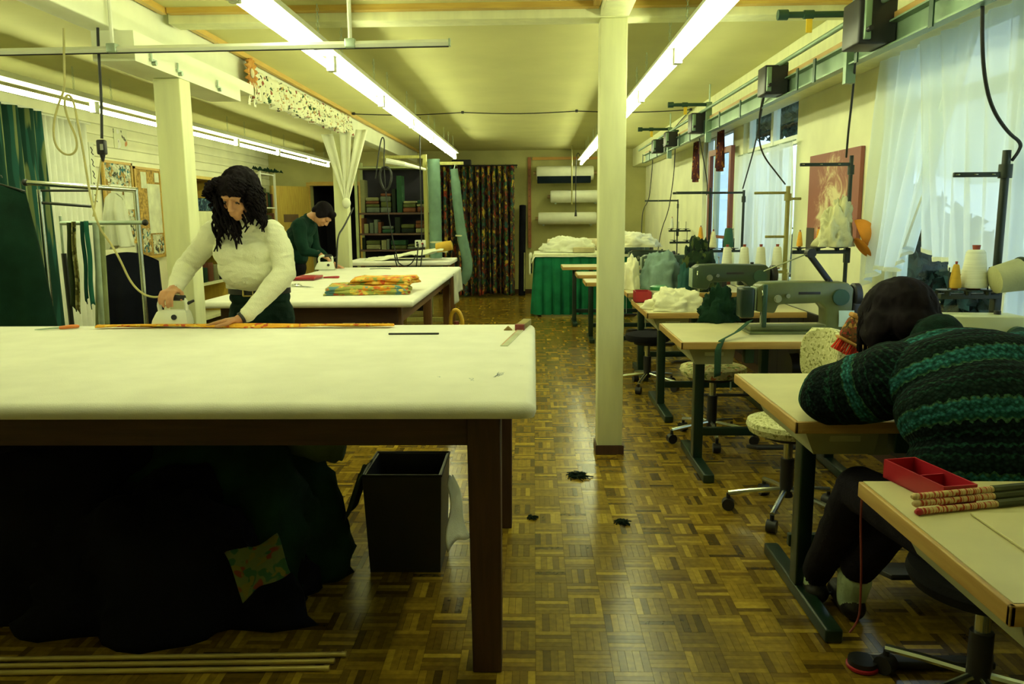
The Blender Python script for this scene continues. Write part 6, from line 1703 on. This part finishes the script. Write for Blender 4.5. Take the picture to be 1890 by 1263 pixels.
def curls(c, R, n, seed, rx, ry, zt, lmin, lmax, ok, rad=.008, amp=.012, side=0, outw=.026):
    """curly strands growing from a scalp ellipsoid and falling"""
    rng = random.Random(seed); b = MB(); k = 0
    while k < n:
        a = rng.uniform(0, 2 * math.pi); th = math.acos(rng.uniform(-.15, 1))
        d = Vector((math.sin(th) * math.cos(a), math.sin(th) * math.sin(a), math.cos(th)))
        if not ok(d): continue
        k += 1
        p = c + R @ Vector((d.x * rx, d.y * ry, d.z * zt))
        out = (R @ d).normalized(); L = rng.uniform(lmin, lmax) * (1 - .72 * max(0, min(1, (d.y - .05) * 2.2)) if not side else 1)
        pts = []; ph = rng.uniform(0, 6.28); st = 11
        for i in range(st):
            t = i / (st - 1)
            fall = Vector((0, 0, -1)) * L * t ** 1.25
            o2 = Vector((out.x, out.y, 0)) * (outw * math.sin(min(1, t * 1.6) * math.pi / 2))
            sgn = side or (1 if d.x > .10 else -1)
            o2 = o2 + (R @ Vector((sgn, 0, 0))) * (((.10 if sgn > 0 else .015) if not side else .02) * max(0, d.y) * math.sin(min(1, t * 2.2) * math.pi / 2))
            w = Vector((math.cos(ph + t * 15), math.sin(ph + t * 15), .4 * math.sin(ph + t * 12))) * amp * t ** .5
            pts.append(p + fall + o2 + w)
        b.tube(pts, [rad * .8, rad, rad, rad, rad * .8, rad * .5], n=5)
    return b

def person_white():
    t = thing('person', 'person in a white sweater ironing at the white cutting table', 'person', (-1.51, 4.33, 0))
    B = Body(); S = 'sweater'
    B.ell('jeans', (-1.505, 4.335, .93), (.172, .125, .14))
    B.ell('jeans', (-1.505, 4.325, 1.02), (.165, .118, .07))
    B.ell(S, (-1.508, 4.295, 1.125), (.182, .128, .07))
    B.ell(S, (-1.515, 4.265, 1.21), (.165, .115, .12))
    B.ell(S, (-1.525, 4.215, 1.31), (.178, .115, .12))
    B.ell(S, (-1.588, 4.150, 1.268), (.088, .076, .080)); B.ell(S, (-1.462, 4.150, 1.268), (.088, .076, .080)); B.ell(S, (-1.515, 4.195, 1.19), (.160, .112, .125)); B.ell(S, (-1.525, 4.150, 1.268), (.105, .072, .075))
    B.cap(S, (-1.675, 4.19, 1.372), (-1.38, 4.18, 1.372), .064, .064)
    B.cap(S, (-1.56, 4.17, 1.42), (-1.50, 4.165, 1.42), .075)
    B.cap(S, (-1.53, 4.165, 1.42), (-1.527, 4.13, 1.475), .062, .056)
    # right arm (image left) to the iron
    B.chain(S, [(-1.685, 4.19, 1.372), (-1.775, 4.22, 1.28), (-1.862, 4.235, 1.195)], [.066, .058, .054])
    B.chain(S, [(-1.862, 4.235, 1.195), (-1.858, 4.13, 1.135), (-1.850, 4.055, 1.095)], [.056, .048, .040])
    # left arm (image right) pressing on the table
    B.chain(S, [(-1.37, 4.18, 1.372), (-1.322, 4.16, 1.275), (-1.300, 4.13, 1.165)], [.066, .060, .056])
    B.chain(S, [(-1.300, 4.13, 1.165), (-1.375, 4.05, 1.06), (-1.455, 3.975, .965)], [.058, .050, .037])
    B.cap('skin', (-1.850, 4.055, 1.095), (-1.848, 4.015, 1.085), .027, .025)
    hand(B, (-1.848, 4.035, 1.088), (.05, -1, -.12), (.0, -.15, -1), curl=.95, s=1.0, spread=.03, thumb_side=1)
    B.cap('skin', (-1.455, 3.975, .965), (-1.495, 3.945, .938), .027, .024)
    hand(B, (-1.485, 3.95, .945), (-1, -.10, -.14), (0, 0, -1), curl=.12, s=1.02, spread=.10, thumb_side=1)
    # neck and bowed head
    B.cap('skin', (-1.522, 4.155, 1.44), (-1.498, 4.10, 1.53), .052, .050)
    P, R = head(B, (-1.492, 4.06, 1.560), (-.16, -.88, -.46), (0, -.45, .89))
    # legs
    for x, dx in ((-1.59, -.02), (-1.42, .02)):
        B.chain('jeans', [(x, 4.335, .90), (x + dx, 4.345, .50), (x + dx, 4.37, .10)], [.095, .062, .045])
        B.chain('shoe', [(x + dx, 4.40, .045), (x + dx, 4.27, .035)], [.042, .036])
    me = B.fuse('body', .0055, 4)
    wrinkle(B, me, S, .0045, (16, 16, 30)); wrinkle(B, me, 'jeans', .004)
    paint(B, me, {S: M_KNITW, 'skin': M_SKIN, 'jeans': M_DENIM, 'shoe': M_SHOE})
    me.transform(Matrix.Translation(-t.location))
    link('body', me, None, t)
    eyes(t, P)
    # hair: cap plus curls, open at the face
    H = Body()
    H.ell('h', P(0, -.030, .035), (.094, .104, .098), R)
    H.ell('h', P(0, .030, .062), (.080, .058, .058), R)
    H.ell('h', P(-.068, -.02, -.02), (.034, .062, .085), R); H.ell('h', P(.068, -.02, -.02), (.034, .062, .085), R)
    hm = H.fuse('hair', .008, 2); hm.transform(Matrix.Translation(-t.location)); hm.materials.append(M_HAIRD); hm.shade_smooth()
    ruffle(hm, .010, 38)
    hr = link('hair', hm, None, t)
    cb = curls(P(0, -.02, .03), R, 520, 4, .086, .098, .094, .07, .19, lambda d: not (d.y > .10 and d.z < .55 and abs(d.x) < .75), rad=.0065, amp=.013)
    part(t, 'hair_curls', cb, M_HAIRD, smooth='all', w=True)
    # side locks falling to the shoulders, longer on the image right
    lk = curls(P(-.070, .0, -.01), R, 60, 9, .024, .05, .07, .12, .19, lambda d: d.y < .1, rad=.0065, amp=.012, side=-1)
    part(t, 'hair_lock', lk, M_HAIRD, smooth='all', w=True)
    lk = curls(P(.074, .0, -.01), R, 100, 10, .028, .06, .08, .19, .29, lambda d: d.y < .35, rad=.0065, amp=.013, side=1)
    part(t, 'hair_lock', lk, M_HAIRD, smooth='all', w=True)
    # collar, waist hem, belt and watch
    part(t, 'collar', MB().lathe([(.060, -.03), (.066, -.02), (.064, .012), (.058, .02)], 26, M=(Vector((-1.523, 4.12, 1.49)) - Vector((-1.53, 4.165, 1.43))).to_track_quat('Z', 'Y').to_matrix(), c=(-1.528, 4.145, 1.455)), M_KNITW, w=True)
    def ring(z0, h, rx, ry, th, cx=-1.505, cy=4.322):
        b = MB(); vs = []; fs = []; n = 40
        for dz, o in ((0, 0), (0, th), (h, th), (h, 0)):
            for i in range(n): a = 2 * math.pi * i / n; vs.append((cx + (rx + o) * math.cos(a), cy + (ry + o) * math.sin(a), z0 + dz))
        for j in range(4):
            for i in range(n): fs.append((j*n+i, j*n+(i+1)%n, ((j+1)%4)*n+(i+1)%n, ((j+1)%4)*n+i))
        return b.add(vs, fs)
    bl = part(t, 'belt', ring(1.040, .036, .164, .117, .005), mat('black_belt_leather', (.01, .01, .01), rough=.4), w=True)
    bk = MB().tube([(-.026, 0, -.022), (.026, 0, -.022), (.026, 0, .022), (-.026, 0, .022), (-.026, 0, -.022)], .005, n=6)
    k_ = part(bl, 'buckle', rotm(bk, Matrix.Identity(3), (-1.525, 4.196, 1.058)), M_BRASS); k_.location = -t.location
    part(t, 'sweater_hem', ring(1.072, .03, .166, .117, .010, cy=4.312), M_KNITW, w=True)
    part(t, 'wrist_watch', MB().lathe([(.029, -.009), (.031, -.006), (.031, .006), (.029, .009)], 20, M=Vector((-1, -.75, -.6)).to_track_quat('Z', 'Y').to_matrix(), c=(-1.478, 3.957, .949)), M_BLACK, w=True)
person_white()

def person_green():
    t = thing('person', 'person in dark green bending over the far end of the second table', 'person', (-2.5, 8.45, 0))
    B = Body(); S = 'shirt'
    B.ell('trousers', (-2.56, 8.45, .92), (.13, .17, .14))
    B.ell(S, (-2.54, 8.45, 1.05), (.135, .18, .14)); B.ell(S, (-2.49, 8.45, 1.22), (.14, .195, .15)); B.ell(S, (-2.44, 8.45, 1.33), (.125, .19, .11))
    B.cap(S, (-2.42, 8.28, 1.37), (-2.42, 8.62, 1.37), .075, .075)
    B.cap(S, (-2.42, 8.45, 1.39), (-2.36, 8.45, 1.425), .075, .062)
    for y in (8.24, 8.66):
        B.chain(S, [(-2.42, y, 1.36), (-2.40, y - .03 if y < 8.4 else y + .02, 1.20), (-2.37, y - .02 if y < 8.4 else y, 1.10)], [.074, .062, .055])
        e = (-2.37, y - .02 if y < 8.4 else y, 1.10)
        wr = (-2.245, 8.27, 1.07) if y < 8.4 else (-2.17, 8.52, .96)
        B.chain(S, [e, wr], [.055, .036])
        hd = (.75, -.05, -.35)
        B.cap('skin', wr, Vector(wr) + Vector(hd).normalized() * .04, .027, .025)
        hand(B, Vector(wr) + Vector(hd).normalized() * .02, hd, (0, 0, -1), curl=.85 if y < 8.4 else .2, s=1.05, spread=.04, thumb_side=1 if y < 8.4 else -1)
    B.cap('skin', (-2.39, 8.45, 1.42), (-2.285, 8.44, 1.475), .056, .054)
    P, R = head(B, (-2.215, 8.43, 1.47), (.55, -.12, -.82), (.80, 0, .55), 1.02)
    for y in (8.36, 8.54):
        B.chain('trousers', [(-2.57, y, .90), (-2.56, y, .50), (-2.58, y, .10)], [.095, .064, .048]); B.chain('shoe', [(-2.60, y, .045), (-2.47, y, .035)], [.044, .038])
    me = B.fuse('body', .0075, 3)
    wrinkle(B, me, S, .006, (10, 10, 16), 4)
    paint(B, me, {S: cloth('dark_green_shirt', (.007, .036, .024), var=.3, scale=4), 'skin': M_SKIN, 'trousers': M_DARKCLOTH, 'shoe': M_SHOE})
    me.transform(Matrix.Translation(-t.location)); link('body', me, None, t); eyes(t, P)
    H = Body(); H.ell('h', P(0, -.030, .034), (.092, .106, .094), R); H.ell('h', P(0, .055, .080), (.072, .036, .042), R); H.ell('h', P(0, -.085, -.02), (.07, .04, .06), R)
    H.ell('h', P(-.068, -.01, .0), (.025, .05, .055), R); H.ell('h', P(.068, -.01, .0), (.025, .05, .055), R)
    hm = H.fuse('hair', .008, 3); hm.transform(Matrix.Translation(-t.location)); hm.materials.append(M_HAIRD); hm.shade_smooth(); link('hair', hm, None, t)
    part(t, 'collar', MB().lathe([(.064, -.02), (.07, 0), (.066, .02)], 22, M=Vector((.7, 0, .5)).to_track_quat('Z', 'Y').to_matrix(), c=(-2.375, 8.45, 1.425)), cloth('dark_green_shirt', (.012, .070, .040)), w=True)
    part(t, 'wrist_watch', MB().lathe([(.036, -.01), (.039, 0), (.036, .01)], 18, M=Vector((.75, -.05, -.35)).to_track_quat('Z', 'Y').to_matrix(), c=(-2.25, 8.27, 1.072)), M_BLACK, w=True)
person_green()

def knit_striped():
    mt, nt, p = nodes_of('teal_striped_knit')
    def mth(op, a, b=None, c=None):
        n = N(nt, 'ShaderNodeMath', operation=op)
        for i, q in enumerate((a, b, c)):
            if q is None: continue
            if isinstance(q, (int, float)): n.inputs[i].default_value = q
            else: nt.links.new(q, n.inputs[i])
        return n.outputs[0]
    s1 = N(nt, 'ShaderNodeAttribute', attribute_name='along').outputs['Fac']; s2 = N(nt, 'ShaderNodeAttribute', attribute_name='across').outputs['Fac']
    tc = N(nt, 'ShaderNodeTexCoord'); ns = N(nt, 'ShaderNodeTexNoise'); ns.inputs['Scale'].default_value = 90; ns.inputs['Detail'].default_value = 3
    nt.links.new(tc.outputs['Object'], ns.inputs['Vector'])
    zig = mth('MULTIPLY', mth('PINGPONG', s2, .013), .55)
    wob = mth('MULTIPLY', mth('SUBTRACT', ns.outputs[0], .5), .012)
    a = mth('ADD', mth('ADD', s1, zig), wob)
    fr = mth('MULTIPLY', mth('FRACT', mth('DIVIDE', a, .150)), .150)     # repeat every 15 cm
    rp = N(nt, 'ShaderNodeValToRGB'); rp.color_ramp.interpolation = 'CONSTANT'; el = rp.color_ramp.elements
    seq = [(0, (.006, .018, .014)), (.10, (.010, .045, .028)), (.14, (.005, .012, .013)), (.24, (.012, .055, .034)), (.28, (.005, .012, .013)), (.40, (.010, .040, .03)), (.44, (.005, .014, .014)), (.56, (.045, .125, .065)), (.60, (.014, .085, .072)), (.67, (.030, .165, .175)), (.73, (.014, .080, .068)), (.79, (.028, .150, .150)), (.85, (.045, .120, .060)), (.88, (.006, .018, .014))]
    el[0].position = 0; el[0].color = (*seq[0][1], 1); el[1].position = 1; el[1].color = (*seq[-1][1], 1)
    for ps, c in seq[1:]:
        e = el.new(ps); e.color = (*c, 1)
    nt.links.new(mth('DIVIDE', fr, .150), rp.inputs[0])
    vo = N(nt, 'ShaderNodeTexVoronoi'); vo.inputs['Scale'].default_value = 95; nt.links.new(tc.outputs['Object'], vo.inputs['Vector'])
    mr = N(nt, 'ShaderNodeMapRange'); mr.inputs[1].default_value = .0; mr.inputs[2].default_value = .7; mr.inputs[3].default_value = 1.25; mr.inputs[4].default_value = .35
    nt.links.new(vo.outputs['Distance'], mr.inputs[0])
    mx = N(nt, 'ShaderNodeMix', data_type='RGBA', blend_type='MULTIPLY'); mx.inputs[0].default_value = 1
    nt.links.new(rp.outputs[0], mx.inputs[6]); nt.links.new(mr.outputs[0], mx.inputs[7]); nt.links.new(mx.outputs[2], p.inputs['Base Color'])
    p.inputs['Roughness'].default_value = .95; p.inputs['Specular IOR Level'].default_value = .1
    bp = N(nt, 'ShaderNodeBump'); bp.inputs['Strength'].default_value = .6; bp.inputs['Distance'].default_value = .006; bp.invert = True
    nt.links.new(vo.outputs['Distance'], bp.inputs['Height']); nt.links.new(bp.outputs[0], p.inputs['Normal'])
    return mt

def person_striped():
    t = thing('person', 'person in a dark teal striped sweater bent over a sewing table', 'person', (1.28, 2.16, 0))
    B = Body(); S = 'sweater'
    spine = [(1.27, 2.12, .47), (1.27, 2.10, .66), (1.275, 2.15, .84), (1.285, 2.28, .98), (1.27, 2.46, 1.05)]
    B.ell('trousers', (1.27, 2.15, .57), (.20, .16, .11))
    B.ell(S, (1.27, 2.15, .64), (.225, .165, .13)); B.ell(S, (1.27, 2.16, .76), (.225, .165, .15))
    B.ell(S, (1.28, 2.22, .88), (.250, .18, .165)); B.ell(S, (1.29, 2.33, .955), (.262, .165, .150)); B.ell(S, (1.285, 2.42, .985), (.225, .13, .12))
    B.cap(S, (1.09, 2.44, .965), (1.52, 2.42, .985), .095, .10)
    B.cap(S, (1.28, 2.45, 1.02), (1.262, 2.535, 1.055), .085, .070)
    la = [(1.09, 2.40, .950), (1.02, 2.48, .895), (.958, 2.54, .868)]
    B.chain(S, la, [.118, .108, .095])
    lf = [(.958, 2.54, .868), (1.03, 2.76, .852), (1.16, 2.92, .835)]
    B.chain(S, lf, [.090, .068, .048])
    ra = [(1.53, 2.43, .975), (1.63, 2.55, .91), (1.68, 2.66, .87)]
    B.chain(S, ra, [.10, .088, .076]); rf = [(1.68, 2.66, .87), (1.60, 2.82, .85), (1.50, 2.93, .835)]
    B.chain(S, rf, [.076, .062, .046])
    B.cap('skin', lf[-1], (1.20, 2.955, .828), .028, .025); hand(B, (1.185, 2.945, .83), (.85, .45, -.05), (0, 0, -1), .25, 1.0, .08, 1)
    B.cap('skin', rf[-1], (1.46, 2.955, .828), .028, .025); hand(B, (1.475, 2.945, .83), (-.85, .35, -.05), (0, 0, -1), .25, 1.0, .08, -1)
    B.cap('skin', (1.262, 2.50, 1.045), (1.245, 2.60, 1.07), .058, .055)
    P, R = head(B, (1.222, 2.685, 1.072), (-.12, .72, -.68), (0, .68, .73), 1.10)
    B.chain('trousers', [(1.19, 2.20, .52), (1.09, 2.60, .53), (1.055, 2.84, .12)], [.10, .075, .052])
    B.chain('trousers', [(1.36, 2.20, .52), (1.26, 2.55, .53), (1.150, 2.70, .21)], [.10, .078, .060])
    B.cap('sock', (1.055, 2.84, .12), (1.055, 2.86, .07), .042, .040); B.cap('sock', (1.146, 2.722, .145), (1.143, 2.735, .07), .060, .050)
    B.chain('shoe', [(1.055, 2.83, .045), (1.06, 3.00, .040)], [.044, .038]); B.chain('shoe', [(1.143, 2.71, .045), (1.15, 2.88, .040)], [.044, .038])
    me = B.fuse('body', .0055, 5)
    wrinkle(B, me, S, .007, (8, 8, 11), 7); wrinkle(B, me, 'trousers', .004, (10, 10, 14), 3)
    idx = paint(B, me, {S: knit_striped(), 'skin': M_SKIN, 'trousers': cloth('black_violet_trousers', (.010, .008, .014)), 'sock': cloth('pale_green_sock', (.45, .55, .36)), 'shoe': M_SHOE})
    # stripe coordinates: along the spine or the sleeve, and across it
    n = len(me.vertices); v = np.empty(n * 3); me.vertices.foreach_get('co', v); v = v.reshape(-1, 3)
    vi = B.nearest(v)
    lines = {'spine': spine, 'l': [la[0], la[1], la[2], lf[1], lf[2]], 'r': [ra[0], ra[1], ra[2], rf[1], rf[2]]}
    prim_line = []
    seen = 0
    for p in B.p:
        if p[1] == 'c' and p[0] == S:
            mid = (p[2] + p[3]) / 2
            prim_line.append('l' if mid.x < 1.1 else ('r' if mid.x > 1.52 else 'spine'))
        else: prim_line.append('spine')
    along = np.zeros(n); across = np.zeros(n)
    for ln, pts in lines.items():
        pts = [Vector(q_) for q_ in pts]
        for _ in range(4): pts = chaikin(pts)
        pts = np.array(pts); m_ = np.array([prim_line[i] == ln for i in vi])
        if not m_.any(): continue
        q = v[m_]; best = np.full(len(q), 1e9); sa = np.zeros(len(q)); acc = 0; L = len(pts)
        for k in range(L - 1):
            a, b_ = pts[k], pts[k + 1]; d = b_ - a; l = np.linalg.norm(d); tt = ((q - a) @ d) / (l * l)
            lo = -1.5 if k == 0 else 0; hi = 2.5 if k == L - 2 else 1
            tt = np.clip(tt, lo, hi); dist = np.linalg.norm(q - a - tt[:, None] * d, axis=1)
            u = dist < best; best[u] = dist[u]; sa[u] = (acc + tt * l)[u]; acc += l
        along[m_] = sa + (0.02 if ln != 'spine' else 0)
        across[m_] = q[:, 0] * 1.0 + (q[:, 2] * .8 if ln != 'spine' else 0)
    for nm, arr in (('along', along), ('across', across + 5)):
        at_ = me.attributes.new(nm, 'FLOAT', 'POINT'); at_.data.foreach_set('value', arr.astype(np.float32))
    me.transform(Matrix.Translation(-t.location)); link('body', me, None, t); eyes(t, P, 1.08)
    H = Body()
    H.ell('h', P(0, -.022, .030), (.120, .128, .120), R); H.ell('h', P(0, .045, .078), (.092, .055, .060), R)
    H.ell('h', P(-.085, -.015, -.02), (.034, .075, .075), R); H.ell('h', P(.085, -.015, -.02), (.034, .075, .075), R); H.ell('h', P(0, -.075, -.04), (.095, .050, .075), R)
    hm = H.fuse('hair', .007, 6); ruffle(hm, .004, 30); hm.transform(Matrix.Translation(-t.location)); hm.materials.append(M_HAIRD); hm.shade_smooth(); link('hair', hm, None, t)
    st = curls(P(0, -.022, .03), R, 420, 15, .116, .124, .116, .05, .12, lambda d: d.z > -.1, rad=.0045, amp=.0015, outw=.006, side=.0001)
    part(t, 'hair_strands', st, M_HAIRD, smooth='all', w=True)['kind'] = 'stuff'
    c0 = Vector((1.266, 2.515, 1.05))
    cl = MB().lathe([(.070, -.045), (.084, -.02), (.088, .008), (.080, .026), (.068, .03)], 28, M=(Vector((1.24, 2.62, 1.09)) - c0).to_track_quat('Z', 'Y').to_matrix(), c=c0)
    part(t, 'collar', cl, cloth('dark_green_rib', (.005, .022, .016), var=.3, scale=40), w=True)
person_striped()
